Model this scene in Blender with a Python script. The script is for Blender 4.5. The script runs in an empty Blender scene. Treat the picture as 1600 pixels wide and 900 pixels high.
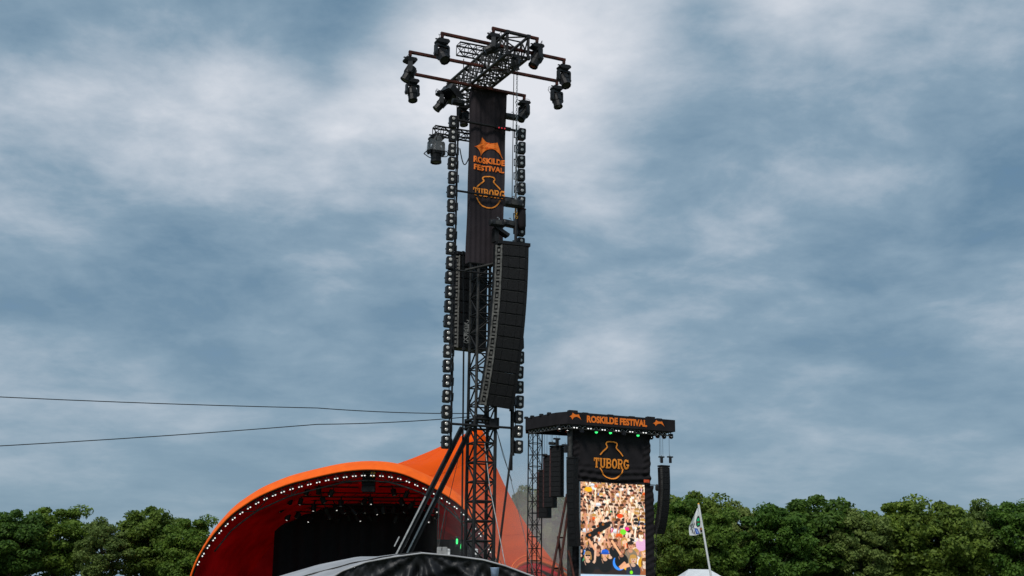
import bpy, math, random
import numpy as np
from mathutils import Vector as V, Matrix as M4
from mathutils.geometry import tessellate_polygon
random.seed(7)
R = math.radians
scene = bpy.context.scene
COL = scene.collection

# ------------------------------------------------------------------ camera
F = 2000.0                       # focal length in pixels of a 1600 wide frame
TILT, ROLL = R(13.6), R(0.7)
CAM = V((0, 0, 1.7))
fw = V((0, math.cos(TILT), math.sin(TILT)))
r0 = V((1, 0, 0)); u0 = V((0, -math.sin(TILT), math.cos(TILT)))
rt = r0 * math.cos(ROLL) + u0 * math.sin(ROLL)
up = u0 * math.cos(ROLL) - r0 * math.sin(ROLL)
cd = bpy.data.cameras.new('camera'); cam = bpy.data.objects.new('camera', cd); COL.objects.link(cam)
cd.sensor_width = 36; cd.lens = 36 * F / 1600; cd.clip_end = 6000; cd.clip_start = 0.1
mw = M4.Identity(4)
for i in range(3):
    mw[i][0], mw[i][1], mw[i][2], mw[i][3] = rt[i], up[i], -fw[i], CAM[i]
cam.matrix_world = mw
scene.camera = cam

def ray(px, py): return (fw * F + rt * (px - 800) + up * (450 - py)).normalized()
def at(px, py, Y):
    d = ray(px, py); return CAM + d * ((Y - CAM.y) / d.y)
def atz(px, py, z):
    d = ray(px, py); return CAM + d * ((z - CAM.z) / d.z)

# ------------------------------------------------------------------ sky, sun, exposure
scene.view_settings.view_transform = 'Standard'
scene.view_settings.look = 'None'
scene.view_settings.exposure = 0.7
scene.view_settings.gamma = 1.0
SUN_EL, SUN_AZ = R(48), R(35)        # azimuth measured from +Y towards +X
w = bpy.data.worlds.new('World'); scene.world = w; w.use_nodes = True
nt = w.node_tree; nt.nodes.clear(); N = nt.nodes; LK = nt.links
def nd(t, **kw):
    n = N.new(t)
    for k, v in kw.items(): setattr(n, k, v)
    return n
def mth(op, a, b=None, clamp=False):
    n = nd('ShaderNodeMath', operation=op); n.use_clamp = clamp
    for i, x in enumerate((a, b)):
        if x is None: continue
        if isinstance(x, (int, float)): n.inputs[i].default_value = x
        else: LK.new(x, n.inputs[i])
    return n.outputs[0]
sky = nd('ShaderNodeTexSky', sky_type='NISHITA'); sky.sun_disc = False
sky.sun_elevation = SUN_EL; sky.sun_rotation = SUN_AZ
tc = nd('ShaderNodeTexCoord'); sep = nd('ShaderNodeSeparateXYZ'); LK.new(tc.outputs['Generated'], sep.inputs[0])
zz = mth('MAXIMUM', sep.outputs[2], 0.0)
den = mth('ADD', zz, 0.22)
comb = nd('ShaderNodeCombineXYZ')
LK.new(mth('DIVIDE', sep.outputs[0], den), comb.inputs[0]); LK.new(mth('DIVIDE', sep.outputs[1], den), comb.inputs[1])
def noise(scale, detail, rough, dist, off):
    mp = nd('ShaderNodeMapping'); mp.inputs['Location'].default_value = off; LK.new(comb.outputs[0], mp.inputs[0])
    n = nd('ShaderNodeTexNoise'); LK.new(mp.outputs[0], n.inputs['Vector'])
    n.inputs['Scale'].default_value = scale; n.inputs['Detail'].default_value = detail
    n.inputs['Roughness'].default_value = rough; n.inputs['Distortion'].default_value = dist
    return n.outputs['Fac']
big = noise(1.7, 9, 0.56, 0.25, (3.1, 1.7, 0)); fine = noise(5.2, 10, 0.60, 0.2, (0.4, 5.2, 2.0))
val = mth('ADD', mth('MULTIPLY', big, 1.0), mth('MULTIPLY', fine, 0.50))
val = mth('ADD', val, -0.185)
# broad cloud masses that stand where the photograph has them (brighter or thinner parts of the deck)
def mass(px, py, rad, amt):
    global val
    d = ray(px, py)
    n = nd('ShaderNodeVectorMath', operation='DOT_PRODUCT'); LK.new(tc.outputs['Generated'], n.inputs[0]); n.inputs[1].default_value = d
    k = 1.0 / (1 - math.cos(rad))
    g = mth('POWER', 2.718, mth('MULTIPLY', mth('SUBTRACT', 1.0, n.outputs['Value']), -k))
    val = mth('ADD', val, mth('MULTIPLY', g, amt))
for m in ((910, 60, .07, .25), (690, 130, .07, .24), (520, 225, .03, .10), (1090, 50, .045, -.22), (530, 15, .050, -.26), (505, 130, .02, -.10), (1040, 225, .055, -.16),
          (560, 320, .05, -.08), (930, 330, .05, .10), (1010, 440, .05, -.14), (760, 520, .05, -.07), (600, 500, .04, -.08), (930, 560, .05, .03), (520, 440, .03, .14), (640, 380, .04, .07), (1060, 130, .03, .06),
          (590, 560, .05, -.05), (860, 190, .05, .10), (1000, 350, .045, .07), (280, 160, .12, .12), (1350, 160, .12, .12), (1450, 420, .1, -.06), (150, 420, .1, -.05)):
    mass(*m)
ramp = nd('ShaderNodeValToRGB'); LK.new(val, ramp.inputs[0]); cr = ramp.color_ramp
stops = ((0.22, (.12, .235, .40)), (0.40, (.140, .245, .35)), (0.56, (.25, .36, .46)), (0.74, (.50, .57, .65)), (0.95, (.80, .82, .87)))
while len(cr.elements) < len(stops): cr.elements.new(0.5)
for e, (p, c) in zip(cr.elements, stops): e.position = p; e.color = (*c, 1)
# towards the horizon the deck evens out
hz = nd('ShaderNodeMapRange'); LK.new(sep.outputs[2], hz.inputs[0]); hz.inputs[1].default_value = 0.30; hz.inputs[2].default_value = 0.02; hz.inputs[3].default_value = 0; hz.inputs[4].default_value = .78
hm = nd('ShaderNodeMixRGB'); LK.new(hz.outputs[0], hm.inputs[0]); LK.new(ramp.outputs[0], hm.inputs[1]); hm.inputs[2].default_value = (.235, .345, .44, 1)
b1 = nd('ShaderNodeBackground'); LK.new(sky.outputs[0], b1.inputs[0]); b1.inputs[1].default_value = 0.06
b2 = nd('ShaderNodeBackground'); LK.new(hm.outputs[0], b2.inputs[0]); b2.inputs[1].default_value = 0.615
mx = nd('ShaderNodeMixShader'); mx.inputs[0].default_value = 0.93; LK.new(b1.outputs[0], mx.inputs[1]); LK.new(b2.outputs[0], mx.inputs[2])
wo = nd('ShaderNodeOutputWorld'); LK.new(mx.outputs[0], wo.inputs[0])
sl = bpy.data.lights.new('sun', 'SUN'); sl.energy = 1.5; sl.angle = R(14); sl.color = (1, .96, .9)
so = bpy.data.objects.new('sun', sl); COL.objects.link(so)
SAZ = R(200)   # light comes from behind the camera, a little to the left
so.rotation_euler = V((math.sin(SAZ) * math.cos(SUN_EL), math.cos(SAZ) * math.cos(SUN_EL), math.sin(SUN_EL))).to_track_quat('Z', 'Y').to_euler()
sky.sun_rotation = SAZ
so.location = (0, -20, 60)
scene.cycles.use_denoising = True
scene.cycles.max_bounces = 6
scene.cycles.volume_bounces = 3
scene.cycles.transparent_max_bounces = 16

# ------------------------------------------------------------------ materials
MATS = {}
def mat(name, col, rough=0.6, metal=0.0, var=0.25, scale=6.0, bump=0.0, bscale=30.0, emit=None, estr=1.0, spec=None, trans=0.0, dirt=None):
    if name in MATS: return MATS[name]
    m = bpy.data.materials.new(name); m.use_nodes = True
    t = m.node_tree; b = t.nodes['Principled BSDF']
    b.inputs['Roughness'].default_value = rough; b.inputs['Metallic'].default_value = metal
    tcn = t.nodes.new('ShaderNodeTexCoord'); n = t.nodes.new('ShaderNodeTexNoise'); n.inputs['Scale'].default_value = scale; n.inputs['Detail'].default_value = 5
    geo = t.nodes.new('ShaderNodeNewGeometry')
    t.links.new(geo.outputs['Position'], n.inputs['Vector'])
    r = t.nodes.new('ShaderNodeValToRGB')
    lo = tuple(max(0, c * (1 - var)) for c in col); hi = tuple(min(1, c * (1 + var)) for c in col)
    r.color_ramp.elements[0].position = .3; r.color_ramp.elements[1].position = .7
    r.color_ramp.elements[0].color = (*(dirt or lo), 1); r.color_ramp.elements[1].color = (*hi, 1)
    t.links.new(n.outputs['Fac'], r.inputs[0]); t.links.new(r.outputs[0], b.inputs['Base Color'])
    if bump:
        n2 = t.nodes.new('ShaderNodeTexNoise'); n2.inputs['Scale'].default_value = bscale; n2.inputs['Detail'].default_value = 4
        t.links.new(geo.outputs['Position'], n2.inputs['Vector'])
        bp = t.nodes.new('ShaderNodeBump'); bp.inputs['Strength'].default_value = bump; bp.inputs['Distance'].default_value = .05
        t.links.new(n2.outputs['Fac'], bp.inputs['Height']); t.links.new(bp.outputs[0], b.inputs['Normal'])
    if emit:
        b.inputs['Emission Color'].default_value = (*emit, 1); b.inputs['Emission Strength'].default_value = estr
    if trans: b.inputs['Transmission Weight'].default_value = trans
    if spec is not None: b.inputs['Specular IOR Level'].default_value = spec
    MATS[name] = m
    return m
steel = mat('black painted steel', (.012, .012, .013), .6, .0, .5, 9, spec=.3)
steel_worn = mat('worn grey steel', (.045, .044, .042), .55, .2, .6, 5, spec=.35)
alu = mat('bare aluminium', (.42, .42, .42), .4, .8, .3, 8)
rust = mat('rust brown paint', (.060, .014, .008), .65, 0, .5, 5, dirt=(.014, .007, .006), spec=.25)
plastic = mat('black lamp plastic', (.009, .009, .010), .5, 0, .4, 12, spec=.3)
plastic_g = mat('charcoal lamp casing', (.018, .019, .021), .45, 0, .4, 12, spec=.35)
lensg = mat('dark front glass', (.012, .013, .018), .12, 0, .2, 4)
lamp_w = mat('frosted lamp reflector', (.50, .48, .45), .3, .25, .12, 8)
led_on = mat('white lit lamp', (.8, .8, .8), .4, emit=(1, .98, .92), estr=.5)
led_green = mat('green lit lamp', (.02, .4, .1), .4, emit=(.05, 1, .2), estr=.9)
led_red = mat('red lit indicator', (.4, .02, .02), .4, emit=(.7, .03, .06), estr=.35)
cab = mat('speaker cabinet paint', (.007, .007, .008), .6, 0, .35, 7, .3, 60, spec=.25)
grille = mat('speaker grille mesh', (.005, .005, .006), .65, 0, .5, 26, .5, 120, spec=.3)
cabside = mat('grey rigging rail', (.095, .092, .084), .55, .1, .6, 7)
brown_cab = mat('brown weathered cabinet', (.075, .026, .024), .6, 0, .5, 4)
banner_c = mat('dark banner cloth', (.030, .024, .028), .85, 0, .25, 1.2, .15, 14, spec=.2)
cloth_b = mat('black scrim cloth', (.016, .014, .016), .85, 0, .3, 1.2, .15, 14, spec=.2)
tarp_b = mat('black tarpaulin', (.011, .012, .014), .5, 0, .35, 2.0, .12, 7, spec=.32)
tarp_g = mat('grey tarpaulin', (.36, .36, .37), .55, 0, .18, 2.5, .2, 6)
orange = mat('orange sail fabric', (1.0, .105, .002), .75, 0, .07, .35, .06, 3, spec=.08)
orange_rim = mat('orange rim fabric', (1.0, .135, .008), .65, 0, .12, 1.2, .12, 4, spec=.2)
red_in = mat('dark red lining', (.60, .012, .020), .85, 0, .45, .35, spec=.1)
black_in = mat('black stage drape', (.006, .006, .007), .9, 0, .3, 2)
print_o = mat('orange print', (.93, .20, .012), .7, 0, .06, 6)
print_y = mat('amber print', (.93, .30, .025), .7, 0, .06, 6)
yellow = mat('yellow chain', (.75, .36, .02), .5, .2, .4, 20)
pale = mat('pale rope', (.45, .45, .45), .6, 0, .3, 12)
white_m = mat('white fabric', (.72, .73, .74), .7, 0, .08, 4)
bark = mat('tree bark', (.07, .055, .04), .9, 0, .4, 3, .5, 8)
grass = mat('trodden grass', (.075, .085, .035), .95, 0, .5, .3, .4, 3)
concrete = mat('grey concrete', (.3, .3, .29), .85, 0, .2, 2)
blue_cup = mat('pale blue plastic', (.42, .55, .78), .3, 0, .2, 20)
clear = mat('clear rain cover', (.85, .88, .9), .15, 0, .05, 6)
def make_clear():
    t = clear.node_tree; b = t.nodes['Principled BSDF']; o = t.nodes['Material Output']
    tr = t.nodes.new('ShaderNodeBsdfTransparent'); m = t.nodes.new('ShaderNodeMixShader'); m.inputs[0].default_value = .12
    t.links.new(tr.outputs[0], m.inputs[1]); t.links.new(b.outputs[0], m.inputs[2]); t.links.new(m.outputs[0], o.inputs[0])
make_clear()
def translucent(m, f):
    t = m.node_tree; b = t.nodes['Principled BSDF']; o = [n for n in t.nodes if n.type == 'OUTPUT_MATERIAL'][0]
    tl = t.nodes.new('ShaderNodeBsdfTranslucent'); x = t.nodes.new('ShaderNodeMixShader'); x.inputs[0].default_value = f
    t.links.new(b.inputs['Base Color'].links[0].from_socket, tl.inputs[0])
    t.links.new(b.outputs[0], x.inputs[1]); t.links.new(tl.outputs[0], x.inputs[2]); t.links.new(x.outputs[0], o.inputs[0])
translucent(orange, .12); translucent(red_in, .55)
def leafmat(name, a, b_):
    m = mat(name, a, .6, 0, 0, .9)
    r = [n for n in m.node_tree.nodes if n.type == 'VALTORGB'][0]
    r.color_ramp.elements[0].color = (*a, 1); r.color_ramp.elements[1].color = (*b_, 1)
    b = m.node_tree.nodes['Principled BSDF']; b.inputs['Specular IOR Level'].default_value = .25
    translucent(m, .4); oi = m.node_tree.nodes.new('ShaderNodeObjectInfo'); hs_ = m.node_tree.nodes.new('ShaderNodeHueSaturation'); mr = m.node_tree.nodes.new('ShaderNodeMapRange'); mr.inputs[3].default_value = .47; mr.inputs[4].default_value = .515; m.node_tree.links.new(oi.outputs['Random'], mr.inputs[0]); m.node_tree.links.new(mr.outputs[0], hs_.inputs['Hue']); m2 = m.node_tree.nodes.new('ShaderNodeMapRange'); m2.inputs[3].default_value = 1.5; m2.inputs[4].default_value = .95; m.node_tree.links.new(oi.outputs['Random'], m2.inputs[0]); m.node_tree.links.new(m2.outputs[0], hs_.inputs['Value']); m.node_tree.links.new(r.outputs[0], hs_.inputs['Color'])
    for l_ in [l_ for l_ in m.node_tree.links if l_.from_node == r and l_.to_node != hs_]:
        to = l_.to_socket; m.node_tree.links.remove(l_); m.node_tree.links.new(hs_.outputs[0], to)
    return m
leaf1 = leafmat('oak leaves', (.034, .085, .011), (.150, .250, .036))
leaf2 = leafmat('ash leaves', (.060, .105, .024), (.185, .255, .065))
leaf3 = leafmat('dark leaves', (.025, .066, .010), (.115, .200, .030))

# ------------------------------------------------------------------ helpers
def link(o, parent=None):
    COL.objects.link(o)
    if parent is not None: o.parent = parent
    return o
def thing(name, label, cat, loc=(0, 0, 0), rot=(0, 0, 0), group=None, kind=None):
    o = bpy.data.objects.new(name, None); o.empty_display_size = .2; o.location = loc; o.rotation_euler = rot; link(o)
    tag(o, label, cat, group, kind); return o
def tag(o, label, cat, group=None, kind=None):
    if label: o['label'] = label
    if cat: o['category'] = cat
    if group: o['group'] = group
    if kind: o['kind'] = kind
    return o
class MB:
    def __init__(s): s.v = []; s.f = []
    def add(s, vs, fs):
        k = len(s.v); s.v += [V(p) for p in vs]; s.f += [tuple(i + k for i in f) for f in fs]; return s
    def box(s, c, d, m=None):
        hx, hy, hz = d[0] / 2, d[1] / 2, d[2] / 2
        vs = [V((x * hx, y * hy, z * hz)) for z in (-1, 1) for x, y in ((-1, -1), (1, -1), (1, 1), (-1, 1))]
        if m is not None: vs = [m @ p for p in vs]
        return s.add([p + V(c) for p in vs], [(3, 2, 1, 0), (4, 5, 6, 7), (0, 1, 5, 4), (1, 2, 6, 5), (2, 3, 7, 6), (3, 0, 4, 7)])
    def cbox(s, c, d, ch, axis=1, m=None):
        # box whose profile has chamfered corners, extruded along axis (0,1,2)
        a, b = [i for i in range(3) if i != axis]
        ha, hb, hc = d[a] / 2, d[b] / 2, d[axis] / 2
        pr = [(-ha + ch, -hb), (ha - ch, -hb), (ha, -hb + ch), (ha, hb - ch), (ha - ch, hb), (-ha + ch, hb), (-ha, hb - ch), (-ha, -hb + ch)]
        vs = []
        for e in (-hc, hc):
            for p, q in pr:
                x = [0, 0, 0]; x[a] = p; x[b] = q; x[axis] = e; vs.append(V(x))
        if m is not None: vs = [m @ p for p in vs]
        n = 8
        fs = [tuple(range(n)), tuple(range(2 * n - 1, n - 1, -1))] + [(i, n + i, n + (i + 1) % n, (i + 1) % n) for i in range(n)]
        return s.add([p + V(c) for p in vs], fs)
    def tube(s, pts, r, n=6, cap=True):
        pts = [V(p) for p in pts]; k = len(pts); rs = r if isinstance(r, (list, tuple)) else [r] * k
        vs = []; prev = None
        for i, p in enumerate(pts):
            t = (pts[min(i + 1, k - 1)] - pts[max(i - 1, 0)]).normalized()
            if prev is None: a = t.orthogonal().normalized()
            else:
                a = prev - t * prev.dot(t); a = a.normalized() if a.length > 1e-6 else t.orthogonal().normalized()
            prev = a; b = t.cross(a)
            for j in range(n):
                q = 2 * math.pi * j / n; vs.append(p + (a * math.cos(q) + b * math.sin(q)) * rs[i])
        fs = []
        for i in range(k - 1):
            for j in range(n): fs.append((i * n + j, i * n + (j + 1) % n, (i + 1) * n + (j + 1) % n, (i + 1) * n + j))
        if cap: fs += [tuple(range(n - 1, -1, -1)), tuple((k - 1) * n + j for j in range(n))]
        return s.add(vs, fs)
    def lathe(s, prof, n=12, m=None):        # profile of (radius, z)
        vs = []
        for r, z in prof:
            for j in range(n): vs.append(V((r * math.cos(2 * math.pi * j / n), r * math.sin(2 * math.pi * j / n), z)))
        if m is not None: vs = [m @ p for p in vs]
        k = len(prof); fs = []
        for i in range(k - 1):
            for j in range(n): fs.append((i * n + j, i * n + (j + 1) % n, (i + 1) * n + (j + 1) % n, (i + 1) * n + j))
        fs += [tuple(range(n - 1, -1, -1)), tuple((k - 1) * n + j for j in range(n))]
        return s.add(vs, fs)
    def grid(s, rows):
        n = len(rows[0]); vs = [p for r in rows for p in r]
        return s.add(vs, [(i * n + j, i * n + j + 1, (i + 1) * n + j + 1, (i + 1) * n + j) for i in range(len(rows) - 1) for j in range(n - 1)])
    def mesh(s, name, origin=(0, 0, 0), smooth=False):
        me = bpy.data.meshes.new(name); o = V(origin)
        me.from_pydata([p - o for p in s.v], [], s.f); me.update()
        if smooth: me.polygons.foreach_set('use_smooth', [True] * len(me.polygons))
        return me
    def build(s, name, material, parent=None, smooth=False, origin=None):
        # world coordinates in; the parent (if any) is an unrotated empty unless local=True geometry is given
        if origin is None: origin = wloc(parent) if parent is not None else (s.v[0] if s.v else (0, 0, 0))
        me = s.mesh(name, origin, smooth); me.materials.append(material)
        ob = bpy.data.objects.new(name, me); link(ob, parent)
        if parent is None: ob.location = origin
        return ob
def wloc(o):
    p = V(o.location)
    while o.parent is not None: o = o.parent; p = p + V(o.location)
    return p
def mesh_of(fn, name, material, smooth=False):
    b = MB(); fn(b); me = b.mesh(name, (0, 0, 0), smooth); me.materials.append(material); return me
def inst(name, me, parent, loc=(0, 0, 0), rot=None):
    o = bpy.data.objects.new(name, me); link(o, parent); o.location = loc
    if rot is not None: o.rotation_euler = rot
    return o
ROD = {}
def strut(name, p0, p1, r, material, parent, n=6):
    key = (material.name, n)
    if key not in ROD:
        ROD[key] = mesh_of(lambda b: b.tube([(0, 0, 0), (0, 0, 1)], 1, n), 'rod', material, True)
        me = ROD[key]; me.polygons.foreach_set('use_smooth', [len(p.vertices) == 4 for p in me.polygons])
    p0, p1 = V(p0), V(p1); d = p1 - p0
    o = bpy.data.objects.new(name, ROD[key]); link(o, parent)
    o.location = p0 - (wloc(parent) if parent is not None else V((0, 0, 0)))
    o.rotation_euler = d.to_track_quat('Z', 'Y').to_euler(); o.scale = (r, r, d.length)
    return o
def lattice(t, p0, p1, s1, s2, wid, hei, bay, rc, rb, mc, mb_, chord='leg', zig=True, post=True, faces=(0, 1, 2, 3), n=6, double=()):
    """four chords from p0 to p1 and the braces of each face, every member an object of its own under thing t"""
    p0, p1 = V(p0), V(p1); cs = [(-1, -1), (1, -1), (1, 1), (-1, 1)]
    off = [s1 * (a * wid / 2) + s2 * (b * hei / 2) for a, b in cs]
    for o in off: strut(chord, p0 + o, p1 + o, rc, mc, t, 8)
    L = (p1 - p0).length; k = max(1, round(L / bay)); ax = (p1 - p0) / k
    for i in range(k + 1):
        for fc in faces:
            a, b = off[fc], off[(fc + 1) % 4]
            if post: strut('cross_brace', p0 + ax * i + a, p0 + ax * i + b, rb, mb_, t, n)
            if i < k:
                if (i + fc) % 2 == 0 or fc in double: strut('diagonal_brace', p0 + ax * i + a, p0 + ax * (i + 1) + b, rb, mb_, t, n)
                if (i + fc) % 2 == 1 or fc in double: strut('diagonal_brace', p0 + ax * i + b, p0 + ax * (i + 1) + a, rb, mb_, t, n)

# tower frame: e1 runs right and away, e2 runs away and left
TH = R(23)
e1 = V((math.cos(TH), math.sin(TH), 0)); e2 = V((-math.sin(TH), math.cos(TH), 0)); ez = V((0, 0, 1))
T0 = at(750.5, 780, 47.0); T0.z = 0
def on(px, py, b, O=None, n=None):
    """point of the pixel ray on the vertical plane b metres behind the tower axis"""
    O = T0 if O is None else O; n = e2 if n is None else n
    d = ray(px, py); return CAM + d * ((b - (CAM - O).dot(n)) / d.dot(n))
def loc(a, b, z): return T0 + e1 * a + e2 * b + ez * z

# ------------------------------------------------------------------ ground
g = MB(); g.grid([[V((x, y, 0)) for x in (-3000, -300, -60, 60, 300, 3000)] for y in (-600, -50, 60, 200, 600, 4000)])
go = g.build('ground', grass, origin=(0, 0, 0)); tag(go, 'trodden festival field', None, None, 'structure')

# ------------------------------------------------------------------ lattice tower and head truss
ZB = on(762, 139, -.45).z            # underside of the head truss
tw = thing('lattice_tower', 'tall black lattice mast that carries the lamps, banner and loudspeakers', 'tower', T0)
ZC = on(750, 663, 0).z
lattice(tw, T0 + ez * .15, T0 + ez * ZC, e1, e2, .78, .78, .72, .062, .033, steel, steel, double=(0,))
lattice(tw, T0 + ez * ZC, T0 + ez * (ZB - .02), e1, e2, .78, .78, .70, .056, .030, steel_worn, steel, double=(0,))
b = MB()
for a_, b_ in ((-1, -1), (1, -1), (1, 1), (-1, 1)): b.cbox(T0 + e1 * (a_ * .39) + e2 * (b_ * .39) + ez * .08, (.5, .5, .14), .05, 2)
b.build('foot_plate', steel, tw)
# collar sleeve halfway up
cz = ZC
for dz in (-.12, .14):
    q = [loc(a_, b_, cz + dz) for a_, b_ in ((-.46, -.46), (.46, -.46), (.46, .46), (-.46, .46))]
    for i in range(4): strut('collar_beam', q[i], q[(i + 1) % 4], .045, steel, tw)
for a_, b_ in ((-.45, -.45), (.45, -.45), (.45, .45), (-.45, .45)):
    strut('collar_post', loc(a_, b_, cz - .2), loc(a_, b_, cz + .22), .06, steel, tw)
ms = M4.Rotation(TH, 3, 'Z')
b = MB(); b.box(loc(-.1, -.2, cz + .22), (.5, .3, .2), ms); b.box(loc(.25, -.45, cz + .02), (.3, .18, .22), ms); b.build('hoist_motor', steel, tw)
strut('drive_pole', loc(.12, -.05, cz + .1), loc(.12, -.05, cz + 1.15), .05, steel, tw)

hb0 = atz(809, 88, ZB); hb1 = atz(714, 165, ZB)
B0 = (hb0 - T0).dot(e2); B1 = (hb1 - T0).dot(e2)
hd = (hb1 - hb0).normalized(); hs = V((hd.y, -hd.x, 0))
ht = thing('head_truss', 'box truss on top of the mast pointing out over the field, lamps along it', 'truss', hb0)
HW, HH = .86, .84
lattice(ht, hb0 + ez * (HH / 2 + .02), hb1 + ez * (HH / 2 + .02), hs, ez, HW, HH, .56, .058, .030, steel_worn, steel_worn, chord='chord', double=(0, 1, 3))
# near end frame
c4 = [hb0 + hs * (a_ * HW / 2) + ez * z_ for a_, z_ in ((-1, .02), (1, .02), (1, HH + .02), (-1, HH + .02))]
strut('diagonal_brace', c4[0], c4[2], .04, steel, ht); strut('end_post', c4[1], c4[2], .05, steel, ht); strut('end_post', c4[0], c4[3], .05, steel, ht)
strut('end_post', c4[3], c4[2], .05, steel, ht); strut('end_post', c4[0], c4[1], .045, steel, ht)
b = MB()
for c in c4: b.box(c, (.13, .13, .13), ms)
b.build('corner_block', steel, ht)
sp = hb0 + hd * 1.05
strut('wind_brace', hb0 + hs * (HW / 2) + ez * (HH), sp + hs * (-HW / 2) + ez * .05, .035, steel_worn, ht)

# ------------------------------------------------------------------ moving heads
def f_base(b):
    b.tube([(0, 0, .02), (0, 0, -.07)], .035, 8)
    b.box((0, 0, -.075), (.5, .06, .03))
    b.cbox((0, 0, -.16), (.46, .36, .15), .05, 1)
    b.cbox((0, 0, -.25), (.30, .28, .05), .04, 2)
def f_yoke(b):
    b.cbox((0, 0, -.31), (.54, .16, .08), .03, 1)
    for s in (-1, 1):
        b.cbox((s * .245, 0, -.52), (.065, .17, .42), .02, 0)
        b.lathe([(.07, -.02), (.07, .02)], 10, M4.Translation((s * .285, 0, -.64)) @ M4.Rotation(math.pi / 2, 4, 'Y'))
def f_head(b):
    b.lathe([(.09, .27), (.155, .24), (.185, .12), (.195, 0), (.195, -.08), (.18, -.12), (.175, -.30), (.19, -.32), (.19, -.37), (.165, -.375), (.16, -.34)], 10)
    for s in (-1, 1): b.box((0, s * .17, .05), (.18, .06, .26))
def f_lens(b): b.lathe([(.155, -.345), (.10, -.355), (.02, -.36)], 10)
def f_cbl(b):
    b.tube([(.16, .1, -.10), (.30, .14, -.04), (.36, .12, -.16), (.30, .06, -.30), (.22, .05, -.22)], .012, 5)
    b.tube([(-.14, -.1, -.10), (-.24, -.12, .03), (-.12, -.06, .06), (-.02, 0, .0)], .010, 5)
ME_CBL = mesh_of(f_cbl, 'safety_cable', plastic, True)
ME_BASE = mesh_of(f_base, 'base', plastic); ME_YOKE = mesh_of(f_yoke, 'yoke', plastic_g)
ME_HEAD = mesh_of(f_head, 'head', plastic); ME_LENS = mesh_of(f_lens, 'lens', lensg)
HEADS = 'moving head lamps on the mast'
def moving_head(p, label, yaw, pan, tilt, sc=1.0, cover=False):
    t = thing('moving_head_lamp', label, 'stage lamp', p, (0, 0, yaw), HEADS); sc *= .93; t.scale = (sc, sc, sc)
    inst('base', ME_BASE, t); inst('yoke', ME_YOKE, t, (0, 0, 0), (0, 0, pan))
    inst('safety_cable', ME_CBL, t, (0, 0, 0), (0, 0, pan * .5 + len(label)))
    q = M4.Rotation(pan, 4, 'Z') @ M4.Rotation(tilt, 4, 'X')
    h = inst('head', ME_HEAD, t, (0, 0, -.64), q.to_euler()); inst('lens', ME_LENS, h)
    return t
OUT = 'rust brown outrigger pipes of the head truss'
def outrigger(pl, pr, z, label):
    """a square pipe across the truss with a short drop at each end"""
    a, c = atz(*pl, z), atz(*pr, z)
    mid = (a + c) / 2; L = (c - a).length; d = (c - a).normalized()
    t = thing('outrigger_pipe', label, 'pipe', mid, group=OUT)
    mm = M4((d, V((-d.y, d.x, 0)), ez)).transposed()
    b = MB(); b.cbox(mid, (L, .11, .11), .015, 0, mm); b.build('bar', rust, t)
    for s, q in ((-1, a), (1, c)):
        b = MB(); b.cbox(q - d * (s * .055) + ez * -.105, (.10, .10, .11), .015, 2, mm); b.build('drop_end', rust, t)
    return a - ez * .165 + d * .055, c - ez * .165 - d * .055
ZT = ZB + HH + .12
l1, r1 = outrigger((769, 44), (841, 61), ZT, 'short rust brown pipe across the near end of the head truss')
l2, r2 = outrigger((689, 52), (883, 94), ZB + .42, 'long rust brown pipe second from the near end of the head truss')
l3, r3 = outrigger((639, 81), (872, 127), ZB + .30, 'longest rust brown pipe with lamps at both tips, third from the near end')
l4, r4 = outrigger((643, 115), (821, 150), ZB - .08, 'lowest rust brown pipe, passing just over the banner top')
moving_head(l1, 'black lamp pointing left, on the left tip of the nearest pipe', TH, R(70), R(62))
moving_head(r1, 'black lamp pointing down right, on the right tip of the nearest pipe', TH, R(-80), R(-28), 1.08)
moving_head(l2, 'black lamp with upright yoke on the left tip of the second pipe', TH, R(12), R(-38), 1.1)
moving_head(r2, 'black lamp hanging on the right tip of the second pipe, highest at far right', TH, R(8), R(-30), 1.05)
moving_head(l3, 'black lamp pointing down left, on the left tip of the longest pipe', TH, R(75), R(28), 1.08)
moving_head(r3, 'black lamp pointing straight down, on the right tip of the longest pipe', TH, R(15), R(-16), 1.02)
moving_head(l4, 'black lamp pointing down, on the left tip of the lowest pipe', TH, R(5), R(-14), 1.02)
moving_head(r4, 'black lamp pointing down right beside the banner, on the right tip of the lowest pipe', TH, R(-70), R(-34), 1.0)
# square blinder and lamp at the far end of the truss
p = on(690, 141, .6); moving_head(p, 'black lamp pointing down left under the square floodlight at the far truss end', TH, R(75), R(38), .95)
fl = thing('square_floodlight', 'large square black floodlight tilted under the far end of the head truss', 'floodlight', on(706, 147, .4))
mm = M4.Rotation(TH + R(20), 3, 'Z') @ M4.Rotation(R(34), 3, 'Y')
b = MB(); b.cbox(fl.location, (.72, .62, .30), .05, 2, mm); b.build('housing', plastic_g, fl)
b = MB(); b.cbox(V(fl.location) + mm @ V((0, 0, -.17)), (.60, .52, .03), .04, 2, mm); b.build('front_glass', lensg, fl)
b = MB(); b.tube([V(fl.location) + mm @ V((-.39, 0, 0)), V(fl.location) + mm @ V((-.39, 0, .3)), V(fl.location) + mm @ V((0, 0, .38)), V(fl.location) + mm @ V((.39, 0, .3)), V(fl.location) + mm @ V((.39, 0, 0))], .025, 6); b.build('bracket', steel, fl)
moving_head(on(724, 163, .2), 'black lamp hanging between the left lamp string and the banner', TH, R(20), R(-12), .95)
moving_head(on(766, 66, -2.2) if False else atz(806, 86, ZB - .02), 'small black lamp tucked under the near end of the head truss', TH, R(-60), R(20), .62)

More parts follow.
